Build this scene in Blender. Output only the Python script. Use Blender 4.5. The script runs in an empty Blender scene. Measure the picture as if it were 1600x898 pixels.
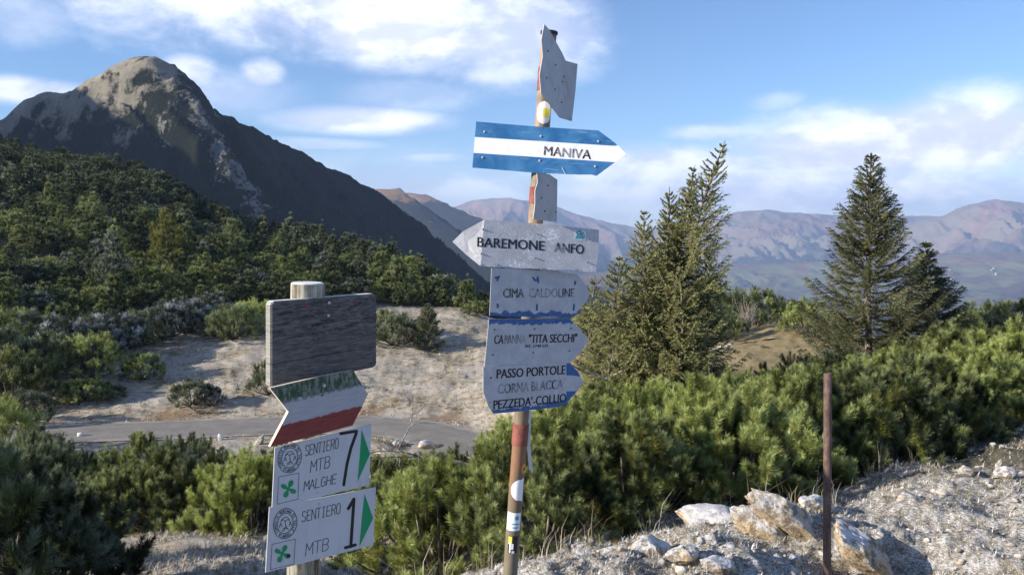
import bpy, math, random
import numpy as np
from mathutils import Vector, Matrix

random.seed(7)
RNG = np.random.default_rng(7)
SC = bpy.context.scene
COL = SC.collection

# ------------------------------------------------------------------ camera
F = 1232.0                       # focal length in photo pixels (photo 1600 x 898)
PITCH = math.radians(4.13)
cam_d = bpy.data.cameras.new('camera')
cam = bpy.data.objects.new('camera', cam_d)
COL.objects.link(cam)
cam.location = (0, 0, 0)
cam.rotation_euler = (math.radians(90) - PITCH, 0, 0)
cam_d.sensor_width = 36.0
cam_d.lens = 36.0 * F / 1600.0
cam_d.clip_start = 0.05
cam_d.clip_end = 60000
SC.camera = cam

# ------------------------------------------------------------------ light
HAZE = 1.05e-4
SUN_EL = math.radians(20)
SUN_B = math.radians(16)         # sun stands to the left and a little behind the viewer
s_dir = Vector((-math.cos(SUN_B) * math.cos(SUN_EL), -math.sin(SUN_B) * math.cos(SUN_EL), math.sin(SUN_EL)))
sun_d = bpy.data.lights.new('sun', 'SUN')
sun_d.energy = 5.0
sun_d.angle = math.radians(0.53)
sun_d.color = (1.0, 0.90, 0.76)
sun = bpy.data.objects.new('sun', sun_d)
COL.objects.link(sun)
sun.rotation_euler = s_dir.to_track_quat('Z', 'Y').to_euler()

SC.view_settings.view_transform = 'Standard'
SC.view_settings.look = 'None'
SC.view_settings.exposure = 0.95
SC.view_settings.gamma = 1.0
SC.cycles.max_bounces = 5
SC.cycles.diffuse_bounces = 3
SC.cycles.glossy_bounces = 2
SC.cycles.transmission_bounces = 2
SC.cycles.transparent_max_bounces = 6
SC.cycles.volume_bounces = 0
SC.cycles.use_denoising = True


# ------------------------------------------------------------------ node helpers
class NT:
    def __init__(s, tree):
        s.t = tree
        s.n = tree.nodes
        s.l = tree.links

    def node(s, typ, props=None, **ins):
        nd = s.n.new(typ)
        for k, v in (props or {}).items():
            setattr(nd, k, v)
        for k, v in ins.items():
            s.set(nd, k, v)
        return nd

    def set(s, nd, k, v):
        key = int(k[1:]) if (k[0] == 'i' and k[1:].isdigit()) else k.replace('_', ' ')
        sock = nd.inputs[key]
        if isinstance(v, bpy.types.NodeSocket):
            s.l.new(v, sock)
        else:
            sock.default_value = v

    def math(s, op, a, b=0.0, c=0.0, clamp=False):
        nd = s.node('ShaderNodeMath', {'operation': op, 'use_clamp': clamp}, i0=a, i1=b, i2=c)
        return nd.outputs[0]

    def add(s, a, b): return s.math('ADD', a, b)
    def sub(s, a, b): return s.math('SUBTRACT', a, b)
    def mul(s, a, b): return s.math('MULTIPLY', a, b)

    def step(s, x, lo, hi, a=0.0, b=1.0):
        nd = s.node('ShaderNodeMapRange', {'interpolation_type': 'SMOOTHSTEP'})
        for i, v in enumerate((x, lo, hi, a, b)):
            s.set(nd, 'i%d' % i, v)
        return nd.outputs[0]

    def mix(s, f, a, b, mode='MIX'):
        nd = s.n.new('ShaderNodeMix')
        nd.data_type = 'RGBA'
        nd.blend_type = mode
        for k, v in ((0, f), (6, a), (7, b)):
            if isinstance(v, bpy.types.NodeSocket):
                s.l.new(v, nd.inputs[k])
            else:
                nd.inputs[k].default_value = (*v, 1) if isinstance(v, tuple) and len(v) == 3 else v
        return nd.outputs[2]

    def noise(s, vec, scale, detail=4.0, rough=0.55, dist=0.0):
        nd = s.node('ShaderNodeTexNoise', None, Scale=scale, Detail=detail, Roughness=rough, Distortion=dist)
        if vec is not None:
            s.l.new(vec, nd.inputs['Vector'])
        return nd.outputs['Fac']

    def mapping(s, vec, scale=(1, 1, 1), rot=(0, 0, 0), loc=(0, 0, 0)):
        nd = s.n.new('ShaderNodeMapping')
        s.l.new(vec, nd.inputs[0])
        nd.inputs['Scale'].default_value = scale
        nd.inputs['Rotation'].default_value = rot
        nd.inputs['Location'].default_value = loc
        return nd.outputs[0]

    def obj(s): return s.node('ShaderNodeTexCoord').outputs['Object']
    def uv(s): return s.node('ShaderNodeTexCoord').outputs['UV']

    def attr(s, name):
        return s.node('ShaderNodeAttribute', {'attribute_name': name}).outputs['Fac']

    def ramp(s, f, stops, interp='LINEAR'):
        nd = s.n.new('ShaderNodeValToRGB')
        cr = nd.color_ramp
        cr.interpolation = interp
        while len(cr.elements) < len(stops):
            cr.elements.new(0.5)
        for e, (p, c) in zip(cr.elements, stops):
            e.position = p
            e.color = (*c, 1) if len(c) == 3 else c
        s.l.new(f, nd.inputs[0])
        return nd.outputs[0]

    def bump(s, h, strength=0.3, dist=0.01):
        nd = s.node('ShaderNodeBump', None, Strength=strength, Distance=dist, Height=h)
        return nd.outputs[0]


def new_mat(name, color=None, rough=0.7, metal=0.0, spec=0.3):
    m = bpy.data.materials.new(name)
    m.use_nodes = True
    t = NT(m.node_tree)
    b = t.n['Principled BSDF']
    b.inputs['Roughness'].default_value = rough
    b.inputs['Metallic'].default_value = metal
    b.inputs['Specular IOR Level'].default_value = spec
    if color is not None:
        t.set(b, 'Base Color', (*color, 1) if isinstance(color, tuple) else color)
    return m, t, b


# ------------------------------------------------------------------ world: sky with clouds
w = bpy.data.worlds.new('World')
SC.world = w
w.use_nodes = True
wt = NT(w.node_tree)
bg = wt.n['Background']
sky = wt.node('ShaderNodeTexSky', {'sky_type': 'NISHITA', 'sun_disc': False})
sky.sun_elevation = SUN_EL
sky.sun_rotation = math.atan2(s_dir.x, s_dir.y)
sky.altitude = 1700
sky.air_density = 1.0
sky.dust_density = 0.6
sky.ozone_density = 1.5
gen = wt.node('ShaderNodeTexCoord').outputs['Generated']
sep = wt.node('ShaderNodeSeparateXYZ', None, Vector=gen)
sx, sy, sz = sep.outputs
az = wt.math('MULTIPLY', wt.math('ARCTAN2', sx, sy), 57.2958)          # degrees right of north
el = wt.math('MULTIPLY', wt.math('ARCSINE', sz), 57.2958)
ae = wt.node('ShaderNodeCombineXYZ', None, X=az, Y=wt.mul(el, 1.0), Z=0.0).outputs[0]
dome = wt.mapping(gen, (1, 1, 2.0))
nbig = wt.noise(dome, 5.0, 7.0, 0.58, 0.3)
nfine = wt.noise(dome, 16.0, 7.0, 0.62, 0.2)
nwarp = wt.sub(wt.add(wt.mul(nbig, 0.65), wt.mul(nfine, 0.35)), 0.5)


def blob(a0, e0, wa, we, amt=1.0, wob=3.0, flat=False, soft=0.8):
    """soft cloud patch centred on an azimuth and elevation of the sky dome"""
    dx = wt.math('DIVIDE', wt.sub(az, a0), wa)
    dy = wt.math('DIVIDE', wt.sub(el, e0), we)
    if flat:      # flat base: squeeze below the centre
        dy = wt.mul(dy, wt.step(dy, -0.2, 0.1, 2.2, 1.0))
    d2 = wt.math('SQRT', wt.add(wt.mul(dx, dx), wt.mul(dy, dy)))
    v = wt.add(d2, wt.mul(nwarp, -wob))
    return wt.step(v, 1.0 + soft * 0.45, 1.0 - soft * 0.75, 0.0, amt)


def azel(px, py):
    xc = (px - 800) / F
    yc = (449 - py) / F
    y = math.cos(PITCH) + yc * math.sin(PITCH)
    z = -math.sin(PITCH) + yc * math.cos(PITCH)
    return math.degrees(math.atan2(xc, y)), math.degrees(math.atan2(z, math.hypot(xc, y)))


def px_blob(px, py, hw, hh, **k):
    a, e = azel(px, py)
    a2, _ = azel(px + hw, py)
    _, e2 = azel(px, py - hh)
    return blob(round(a, 2), round(e, 2), round(a2 - a, 2), round(e2 - e, 2), **k)


cl = None
for args in [
    (480, -30, 360, 120, dict(amt=0.85, wob=2.2)),
    (620, 40, 170, 72, dict(amt=1.0, wob=1.3)),
    (780, 50, 150, 85, dict(amt=0.72, wob=1.6)),
    (780, 112, 75, 22, dict(amt=0.6, wob=1.5)),
    (560, 188, 140, 22, dict(amt=0.85, wob=0.8)),
    (640, 150, 110, 28, dict(amt=0.3, wob=1.8)),
    (410, 115, 36, 26, dict(amt=0.8, wob=1.2)),
    (300, 115, 44, 30, dict(amt=0.7, wob=1.2)),
    (360, 145, 120, 40, dict(amt=0.4, wob=2.0)),
    (40, 142, 110, 22, dict(amt=0.75, wob=1.4)),
    (20, 20, 90, 50, dict(amt=0.35, wob=2)),
    (480, 225, 120, 10, dict(amt=0.35, wob=1.2)),
    (680, 247, 60, 8, dict(amt=0.4, wob=0.8)),
    (640, 300, 260, 34, dict(amt=0.6, wob=1.4)),
    (1110, 207, 70, 14, dict(amt=0.5, wob=1.6)),
    (1210, 160, 45, 16, dict(amt=0.3, wob=1.6)),
    (1060, 262, 240, 34, dict(amt=0.85, wob=1.6)),
    (1340, 232, 250, 66, dict(amt=1.0, wob=1.1)),
    (1510, 212, 200, 74, dict(amt=1.0, wob=1.1)),
    (1250, 300, 560, 42, dict(amt=0.9, wob=1.0)),
]:
    k = args[4]
    b_ = px_blob(*args[:4], **k)
    cl = b_ if cl is None else wt.math('MAXIMUM', cl, b_)
# away from this view the same weather goes on: scattered banks and a pale band low down
away = wt.step(wt.math('ABSOLUTE', az), 34.0, 46.0)
cover = wt.step(wt.add(wt.mul(nbig, 0.7), wt.mul(nfine, 0.3)), 0.50, 0.64)
cover = wt.mul(cover, wt.step(el, 60.0, 4.0, 0.4, 0.95))
hi = wt.step(el, 24.0, 34.0)
cl = wt.math('MAXIMUM', cl, wt.mul(cover, wt.math('MAXIMUM', away, hi)))
# thin white veil near the horizon
cl = wt.math('MAXIMUM', cl, wt.step(wt.add(el, wt.mul(nwarp, 4.0)), 7.5, 0.5, 0.0, 0.62))
# cloud colour: bright tops, lilac grey undersides, broken by noise
nlit = wt.noise(wt.mapping(gen, (1, 1, 3.0), loc=(0.3, 0.1, 0.045)), 7.0, 6.0, 0.6, 0.4)
nup = wt.noise(wt.mapping(gen, (1, 1, 2.0), loc=(0.012, 0.0, -0.05)), 5.0, 7.0, 0.58, 0.3)
edge = wt.mul(wt.sub(nup, nbig), -1.7)
lit = wt.step(wt.add(edge, wt.add(wt.mul(nlit, 0.6), wt.mul(nfine, 0.45))), 0.36, 0.74)
ccol = wt.mix(lit, (5.3, 5.7, 7.3), (8.7, 8.8, 9.3))
skyc = wt.mix(1.0, sky.outputs[0], (0.80, 0.95, 1.14), 'MULTIPLY')
fin = wt.mix(cl, skyc, ccol)
wt.l.new(fin, bg.inputs['Color'])
bg.inputs['Strength'].default_value = 0.09


# ------------------------------------------------------------------ geometry helpers
def ray(px, py):
    xc = (px - 800) / F
    yc = (449 - py) / F
    return Vector((xc, math.cos(PITCH) + yc * math.sin(PITCH), -math.sin(PITCH) + yc * math.cos(PITCH)))


def at(px, py, Y):
    d = ray(px, py)
    return d * (Y / d.y)


def zrow(px, py, Y):
    return at(px, py, Y).z


def tag(o, label=None, cat=None, group=None, kind=None):
    if label: o['label'] = label
    if cat: o['category'] = cat
    if group: o['group'] = group
    if kind: o['kind'] = kind
    return o


def empty(name, loc, label, cat, group=None, rz=0.0):
    o = bpy.data.objects.new(name, None)
    o.empty_display_size = 0.1
    COL.objects.link(o)
    o.location = loc
    o.rotation_euler = (0, 0, rz)
    return tag(o, label, cat, group)


def link(name, me, parent=None, loc=None):
    o = bpy.data.objects.new(name, me)
    COL.objects.link(o)
    if parent is not None:
        o.parent = parent
    if loc is not None:
        o.location = loc
    return o


def np_mesh(name, V, Fs, mats, midx=None, attrs=None, smooth=False, uv=None):
    """V (n,3); Fs (m,3) or (m,4) int array"""
    me = bpy.data.meshes.new(name)
    V = np.asarray(V, dtype=np.float32)
    Fs = np.asarray(Fs, dtype=np.int32)
    k = Fs.shape[1]
    me.vertices.add(len(V))
    me.vertices.foreach_set('co', V.ravel())
    me.loops.add(Fs.size)
    me.loops.foreach_set('vertex_index', Fs.ravel())
    me.polygons.add(len(Fs))
    me.polygons.foreach_set('loop_start', np.arange(0, Fs.size, k, dtype=np.int32))
    me.polygons.foreach_set('loop_total', np.full(len(Fs), k, dtype=np.int32))
    for m in mats:
        me.materials.append(m)
    if midx is not None:
        me.polygons.foreach_set('material_index', np.asarray(midx, dtype=np.int32))
    if smooth:
        me.polygons.foreach_set('use_smooth', np.ones(len(Fs), dtype=bool))
    for an, av in (attrs or {}).items():
        a = me.attributes.new(an, 'FLOAT', 'POINT')
        a.data.foreach_set('value', np.asarray(av, dtype=np.float32))
    me.update(calc_edges=True)
    me.validate()
    return me


# value-gradient noise in numpy
_perm = np.random.default_rng(3).permutation(512).astype(np.int64)
_perm = np.concatenate([_perm, _perm, _perm])
_grad = np.random.default_rng(4).normal(size=(512, 3))
_grad /= np.linalg.norm(_grad, axis=1)[:, None]


def pnoise(x, y, z=0.0):
    x, y, z = np.broadcast_arrays(np.asarray(x, float), np.asarray(y, float), np.asarray(z, float))
    xi, yi, zi = np.floor(x).astype(np.int64), np.floor(y).astype(np.int64), np.floor(z).astype(np.int64)
    xf, yf, zf = x - xi, y - yi, z - zi
    u, v, w_ = [t * t * t * (t * (t * 6 - 15) + 10) for t in (xf, yf, zf)]
    out = 0
    for dx in (0, 1):
        for dy in (0, 1):
            for dz in (0, 1):
                h = _perm[(_perm[(_perm[(xi + dx) & 511] + yi + dy) & 511] + zi + dz) & 511]
                g = _grad[h]
                d = g[..., 0] * (xf - dx) + g[..., 1] * (yf - dy) + g[..., 2] * (zf - dz)
                wgt = (u if dx else 1 - u) * (v if dy else 1 - v) * (w_ if dz else 1 - w_)
                out = out + wgt * d
    return out * 1.6


def fbm(x, y, z=0.0, oct=4, gain=0.5):
    s, a, f = 0, 1.0, 1.0
    for i in range(oct):
        s = s + a * pnoise(np.asarray(x) * f + 17.3 * i, np.asarray(y) * f - 9.1 * i, np.asarray(z) * f + 3.7 * i)
        a *= gain
        f *= 2.03
    return s


def ridged(x, y, z=0.0, oct=5, gain=0.55):
    s, a, f = 0, 1.0, 1.0
    for i in range(oct):
        n = 1 - np.abs(pnoise(np.asarray(x) * f + 11.3 * i, np.asarray(y) * f + 5.1 * i, np.asarray(z) * f))
        s = s + a * n * n
        a *= gain
        f *= 2.1
    return s


def sstep(x, a, b):
    t = np.clip((np.asarray(x, float) - a) / (b - a), 0, 1)
    return t * t * (3 - 2 * t)


# ------------------------------------------------------------------ terrain height field
def prof(px, *pts):
    th = math.atan((px - 800) / F)
    out = [(0.0, -1.6)]
    for Y, z in pts:
        if isinstance(z, str):
            z = zrow(px, float(z[1:]), Y)
        out.append((Y / math.cos(th), z))
    return th, out


FAR = [(450, -130), (1500, -420), (16000, -420)]
PROFILES = [
    (-math.pi, [(0, -1.6), (10, -1.8), (40, -5), (120, -30)] + FAR),
    (-2.0, [(0, -1.6), (8, -2.0), (30, -6), (120, -20)] + FAR),
    prof(-700, (2, -1.6), (4, -1.9), (6, -2.8), (12, -4.8), (25, -8.2), (44, -9.6), (60, -6), (110, 4), (190, 22), (260, 4), *FAR),
    prof(-250, (2, -1.6), (4, -1.9), (6, -2.9), (12, -4.9), (20, -7.3), (33, -10.0), (43, -10.3), (50, -8.8), (62, -6.6), (110, 4), (190, 27), (260, 8), *FAR),
    prof(0, (2, -1.6), (4, -1.9), (6, -2.9), (10, -4.3), (13, -5.3), (20, -7.3), (30, -9.7), (34, -10.2), (43, -10.3), (47, 'y605'), (60, 'y510'), (75, 'y440'), (110, 'y335'), (160, 'y240'), (185, 'y222'), (230, 14), (300, -20), *FAR),
    prof(200, (2, -1.6), (4, -1.9), (6, -2.9), (10, -4.2), (13, -5.1), (20, -7.2), (30, -9.7), (34, -10.2), (43, -10.3), (47, 'y610'), (53, 'y573'), (61, 'y522'), (70, 'y485'), (90, 'y415'), (120, 'y325'), (150, 'y270'), (165, 'y262'), (200, 8), (260, -20), *FAR),
    prof(420, (2, -1.6), (4, -1.9), (6, -2.9), (10, -4.1), (13, -5.0), (20, -7.1), (30, -9.7), (34, -10.2), (43, -10.3), (46, 'y622'), (53, 'y568'), (62, 'y520'), (72, 'y485'), (95, 'y432'), (125, 'y380'), (140, 'y368'), (170, -3), (230, -30), *FAR),
    prof(600, (2, -1.6), (4, -1.9), (6, -2.8), (10, -4.0), (13, -4.9), (20, -6.8), (28, -9.2), (32, -10.2), (43, -10.3), (47, 'y615'), (55, 'y560'), (68, 'y505'), (75, 'y492'), (90, 'y452'), (110, 'y410'), (122, 'y398'), (150, -7), (200, -30), *FAR),
    prof(680, (2, -1.6), (4, -1.9), (6, -2.7), (10, -3.9), (14, -5.1), (21, -7.1), (29, -9.5), (33, -10.2), (43, -10.3), (47, 'y613'), (55, 'y560'), (66, 'y508'), (75, 'y490'), (90, 'y464'), (104, 'y446'), (114, 'y444'), (140, -16), (190, -45), *FAR),
    prof(740, (2, -1.6), (4, -1.8), (6, -2.6), (10, -3.8), (15, -5.3), (22, -7.4), (30, -9.8), (33, -10.2), (42, -10.3), (47, 'y612'), (55, 'y560'), (65, 'y512'), (74, 'y490'), (84, 'y482'), (96, 'y478'), (112, -14), (150, -40), *FAR),
    prof(900, (2, -1.6), (4.0, -1.72), (4.8, -2.05), (8, -2.7), (12, -3.6), (20, -5), (30, -6.5), (45, -7.8), (60, -8.0), (80, -12), (150, -45), *FAR),
    prof(1100, (2, -1.6), (4.5, -1.75), (5.3, -2.05), (8, -2.6), (12, -3.3), (20, -4.4), (30, -5.3), (40, 'y548'), (55, 'y505'), (62, 'y495'), (75, -9), (120, -30), *FAR),
    prof(1300, (2, -1.6), (4.9, -1.81), (5.8, -2.05), (8, -2.55), (12, -3.0), (20, -3.9), (30, -4.9), (40, -5.6), (55, -6.4), (70, -10), (120, -35), *FAR),
    prof(1450, (2, -1.6), (5.4, -1.85), (6.6, -2.0), (8, -2.3), (12, -2.8), (20, -3.6), (30, -4.6), (40, -6), (60, -10), (120, -35), *FAR),
    prof(1600, (2, -1.58), (4.5, -1.66), (6.8, -1.93), (8, -2.1), (11, -2.4), (15, -2.7), (20, -3.2), (30, -4.2), (40, -5.8), (60, -10), (120, -35), *FAR),
    prof(2000, (2, -1.6), (6, -1.75), (10, -2.1), (20, -3), (40, -6), (70, -14), (150, -45), *FAR),
    (1.3, [(0, -1.6), (8, -1.8), (30, -6), (120, -40)] + FAR),
    (math.pi, [(0, -1.6), (10, -1.8), (40, -5), (120, -30)] + FAR),
]
_LR = np.linspace(math.log(0.4), math.log(16000), 420)
_TH = np.array([p[0] for p in PROFILES])
_TAB = []
for _, pts in PROFILES:
    rr = np.log(np.maximum(np.array([p[0] for p in pts]), 0.3))
    zz = np.array([p[1] for p in pts])
    t = np.interp(_LR, rr, zz)
    kern = np.exp(-0.5 * (np.arange(-5, 6) / 1.6) ** 2)
    kern /= kern.sum()
    t = np.convolve(np.pad(t, 5, mode='edge'), kern, mode='valid')
    _TAB.append(t)
_TAB = np.array(_TAB)
# dense in azimuth with smooth interpolation
_THD = np.linspace(-math.pi, math.pi, 1441)
_idx = np.clip(np.searchsorted(_TH, _THD) - 1, 0, len(_TH) - 2)
_f = (_THD - _TH[_idx]) / (_TH[_idx + 1] - _TH[_idx])
_f = 0.5 * _f + 0.5 * (_f * _f * (3 - 2 * _f))
_TD = _TAB[_idx] * (1 - _f)[:, None] + _TAB[_idx + 1] * _f[:, None]
_k = np.exp(-0.5 * (np.arange(-14, 15) / 5.0) ** 2)
_k /= _k.sum()
_TD = np.apply_along_axis(lambda c: np.convolve(np.pad(c, 14, mode='edge'), _k, mode='valid'), 0, _TD)


def base_h(x, y):
    x = np.asarray(x, float)
    y = np.asarray(y, float)
    r = np.maximum(np.hypot(x, y), 0.41)
    th = np.arctan2(x, y)
    a = (th + math.pi) / (2 * math.pi) * 1440
    b = (np.log(r) - _LR[0]) / (_LR[-1] - _LR[0]) * 419
    a0 = np.clip(np.floor(a).astype(int), 0, 1439)
    b0 = np.clip(np.floor(b).astype(int), 0, 418)
    fa, fb = a - a0, np.clip(b - b0, 0, 1)
    return (_TD[a0, b0] * (1 - fa) * (1 - fb) + _TD[a0 + 1, b0] * fa * (1 - fb)
            + _TD[a0, b0 + 1] * (1 - fa) * fb + _TD[a0 + 1, b0 + 1] * fa * fb)


ROAD_Z = -10.2


def on_road(px, py, z=ROAD_Z):
    d = ray(px, py)
    return (d * (z / d.z)).to_2d()


_rp = [(-260, 690), (-60, 684), (60, 678), (180, 673), (300, 669), (420, 664), (520, 662), (600, 665), (660, 673), (705, 690), (715, 715), (685, 738), (640, 752), (600, 762), (540, 775), (470, 792)]
_rc = [on_road(*p) for p in _rp]


def catmull(pts, n):
    out = []
    P = [pts[0] * 2 - pts[1]] + list(pts) + [pts[-1] * 2 - pts[-2]]
    for i in range(1, len(P) - 2):
        for k in range(n):
            t = k / n
            a, b, c, d = P[i - 1], P[i], P[i + 1], P[i + 2]
            out.append(0.5 * ((2 * b) + (c - a) * t + (2 * a - 5 * b + 4 * c - d) * t * t + (3 * b - a - 3 * c + d) * t ** 3))
    out.append(P[-2])
    return out


ROAD = catmull(_rc, 10)
_R = np.array([[p.x, p.y] for p in ROAD])
ROAD_W = 1.95


def road_dist(x, y):
    x = np.asarray(x, float)
    y = np.asarray(y, float)
    best = np.full(x.shape, 1e9)
    for i in range(len(_R) - 1):
        ax, ay = _R[i]
        bx, by = _R[i + 1]
        dx, dy = bx - ax, by - ay
        t = np.clip(((x - ax) * dx + (y - ay) * dy) / (dx * dx + dy * dy), 0, 1)
        best = np.minimum(best, np.hypot(x - ax - t * dx, y - ay - t * dy))
    return best


def height(x, y, fine=True):
    x = np.asarray(x, float)
    y = np.asarray(y, float)
    r = np.hypot(x, y)
    z = base_h(x, y)
    far = sstep(r, 22, 40) * (1 - sstep(r, 300, 900))
    z = z + far * (0.35 * fbm(x / 7.0, y / 7.0, 0, 3) + 0.15 * ridged(x / 1.7, y / 1.1, 4.0, 4) - 0.18)
    mid = sstep(r, 6, 10) * (1 - sstep(r, 25, 40))
    z = z + mid * 0.12 * fbm(x / 1.6, y / 1.6, 2.0, 3)
    # grassy hump inside the bend of the road
    z = z + 0.75 * np.exp(-(((x + 4.9) / 1.9) ** 2 + ((y - 36.7) / 1.5) ** 2))
    near = 1 - sstep(r, 9, 14)
    z = z - 0.34 * np.exp(-(((x - 2.35) / 0.75) ** 2 + ((y - 4.05) / 0.55) ** 2))
    if fine:
        z = z + near * (0.10 * fbm(x / 0.7, y / 0.5, 1.0, 4, 0.58) + 0.030 * ridged(x / 0.17, y / 0.15, 2.0, 4, 0.6) - 0.035)
    m = (r > 25) & (r < 60) & (x < 6) & (x > -45)
    if np.any(m):
        d = np.full(x.shape, 99.0)
        d[m] = road_dist(x[m], y[m])
        k = 1 - sstep(d, ROAD_W + 0.25, ROAD_W + 2.2)
        z = z * (1 - k) + (ROAD_Z - 0.06) * k
    return z


def H(x, y):
    return float(height(np.array([x]), np.array([y]))[0])


def spot(px, Y):
    """ground point seen in the direction of an image column at a given depth"""
    z = -2.0
    x = 0.0
    for _ in range(4):
        x = (px - 800) / F * (Y * math.cos(PITCH) - z * math.sin(PITCH))
        z = H(x, Y)
    return Vector((x, Y, z))


# ------------------------------------------------------------------ ground material
m_ground, t, b = new_mat('frosty_ground', rough=0.95, spec=0.1)
o_ = t.obj()
rocky = t.attr('rocky')
scrub = t.attr('scrub')
earth = t.attr('earth')
n1 = t.noise(o_, 0.35, 5, 0.6)
n2 = t.noise(o_, 2.4, 6, 0.65)
n3 = t.noise(o_, 14.0, 5, 0.7)
n4 = t.noise(t.mapping(o_, (1, 1, 3)), 60.0, 4, 0.7)
grassc = t.ramp(t.add(t.mul(n2, 0.6), t.mul(n1, 0.4)), [(0.30, (0.105, 0.082, 0.045)), (0.45, (0.21, 0.17, 0.105)), (0.56, (0.31, 0.262, 0.18)), (0.70, (0.235, 0.205, 0.15))])
grassc = t.mix(t.step(n3, 0.35, 0.65, 0.0, 0.55), grassc, (0.20, 0.165, 0.11))
frost_f = t.step(t.add(t.mul(n2, 0.4), t.add(t.mul(n3, 0.35), t.mul(n1, 0.35))), 0.44, 0.62, 0.0, 0.62)
meadow = t.mix(frost_f, grassc, (0.52, 0.485, 0.44))
rockc = t.ramp(t.add(t.mul(n3, 0.45), t.mul(n4, 0.55)), [(0.36, (0.07, 0.062, 0.05)), (0.45, (0.22, 0.20, 0.165)), (0.52, (0.40, 0.385, 0.36)), (0.60, (0.66, 0.66, 0.68))])
rockc = t.mix(t.step(n2, 0.54, 0.70, 0.0, 0.65), rockc, (0.26, 0.20, 0.11))
col = t.mix(rocky, meadow, rockc)
gold = t.attr('gold')
col = t.mix(t.mul(gold, 0.85), col, t.mix(t.step(n3, 0.35, 0.6), (0.30, 0.235, 0.11), (0.20, 0.155, 0.075)))
col = t.mix(earth, col, t.mix(n3, (0.16, 0.10, 0.065), (0.33, 0.24, 0.16)))
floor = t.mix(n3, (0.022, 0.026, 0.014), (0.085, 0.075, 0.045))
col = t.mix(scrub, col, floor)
t.set(b, 'Base Color', col)
hgt = t.add(t.mul(n3, 0.5), t.add(t.mul(n4, 0.3), n2))
bmp = t.node('ShaderNodeBump', None, Strength=0.9, Distance=0.05, Height=hgt)
t.l.new(bmp.outputs[0], b.inputs['Normal'])

# ground sheet
th_in = np.linspace(-0.92, 0.80, 640)
th_out = np.linspace(0.80, 2 * math.pi - 0.92, 90)[1:-1]
ths = np.concatenate([th_in, th_out])
rs = np.concatenate([np.linspace(0.0, 2.4, 10)[:-1] + 0.05, np.linspace(2.4, 9.0, 190)[:-1], np.exp(np.linspace(math.log(9.0), math.log(230), 300))[:-1], np.exp(np.linspace(math.log(230), math.log(15500), 46))])
TH2, RR2 = np.meshgrid(ths, rs, indexing='ij')
GX, GY = RR2 * np.sin(TH2), RR2 * np.cos(TH2)
GZ = height(GX, GY)
nt_, nr_ = TH2.shape
ii, jj = np.meshgrid(np.arange(nt_), np.arange(nr_ - 1), indexing='ij')
i2 = (ii + 1) % nt_
Q = np.stack([ii * nr_ + jj, ii * nr_ + jj + 1, i2 * nr_ + jj + 1, i2 * nr_ + jj], -1).reshape(-1, 4)
rr_ = RR2
th_px = 800 + F * np.tan(np.clip(TH2, -1.2, 1.2))
rock_a = (1 - sstep(rr_, 8, 12)) * np.where(TH2 > -0.05, 1, 0.55 + 0.45 * sstep(rr_, 5, 3))
# forest floor on the wooded hill and under the shrubs
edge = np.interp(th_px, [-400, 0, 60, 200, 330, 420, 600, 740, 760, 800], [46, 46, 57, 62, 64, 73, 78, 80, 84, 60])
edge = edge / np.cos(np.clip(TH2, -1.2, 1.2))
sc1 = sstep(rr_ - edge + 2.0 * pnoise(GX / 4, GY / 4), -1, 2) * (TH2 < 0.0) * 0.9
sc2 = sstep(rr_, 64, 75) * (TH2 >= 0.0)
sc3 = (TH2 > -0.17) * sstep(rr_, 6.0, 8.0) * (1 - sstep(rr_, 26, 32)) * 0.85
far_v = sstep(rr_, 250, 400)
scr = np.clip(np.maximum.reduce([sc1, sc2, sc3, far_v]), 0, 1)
rdist = np.full(rr_.shape, 99.0)
mm = (rr_ > 25) & (rr_ < 60) & (np.abs(TH2) < 0.9)
rdist[mm] = road_dist(GX[mm], GY[mm])
eth = np.exp(-((rdist - 3.0) / 0.9) ** 2) * sstep(fbm(GX / 3.0, GY / 3.0, 8.0, 3), -0.05, 0.45) * (GY > 40)
V = np.stack([GX, GY, GZ], -1).reshape(-1, 3)
me = np_mesh('ground', V, Q, [m_ground], attrs={'rocky': rock_a.ravel(), 'scrub': scr.ravel(), 'earth': eth.ravel(), 'gold': (sstep(TH2, -0.02, 0.08) * sstep(rr_, 20, 30)).ravel()}, smooth=True)
ground = link('ground', me)
tag(ground, kind='structure')

# ------------------------------------------------------------------ road
m_road, t, b = new_mat('worn_asphalt', rough=0.9, spec=0.2)
o_ = t.obj()
rn = t.noise(o_, 0.9, 6, 0.6)
rf = t.noise(o_, 22.0, 4, 0.7)
rk = t.noise(t.mapping(o_, (1, 1.6, 1)), 0.7, 5, 0.7, 1.5)
c_ = t.ramp(t.add(t.mul(rn, 0.6), t.mul(rf, 0.4)), [(0.3, (0.15, 0.14, 0.128)), (0.55, (0.215, 0.202, 0.185)), (0.75, (0.31, 0.29, 0.265))])
side = t.attr('side')
c_ = t.mix(t.step(t.add(side, t.mul(rn, 0.3)), 0.95, 1.12, 0.0, 0.7), c_, (0.36, 0.33, 0.29))
trk = t.step(t.math('ABSOLUTE', t.sub(side, 0.48)), 0.25, 0.0, 0.0, 0.35)
c_ = t.mix(trk, c_, (0.27, 0.255, 0.235))
c_ = t.mix(t.step(t.math('ABSOLUTE', t.sub(rk, 0.5)), 0.010, 0.003, 0.0, 0.55), c_, (0.08, 0.075, 0.07))
c_ = t.mix(t.step(rk, 0.60, 0.63, 0.0, 0.35), c_, (0.33, 0.31, 0.28))
t.set(b, 'Base Color', c_)
t.l.new(t.bump(rf, 0.3, 0.01), b.inputs['Normal'])
rv, rq, sd = [], [], []
NS = 9
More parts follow.
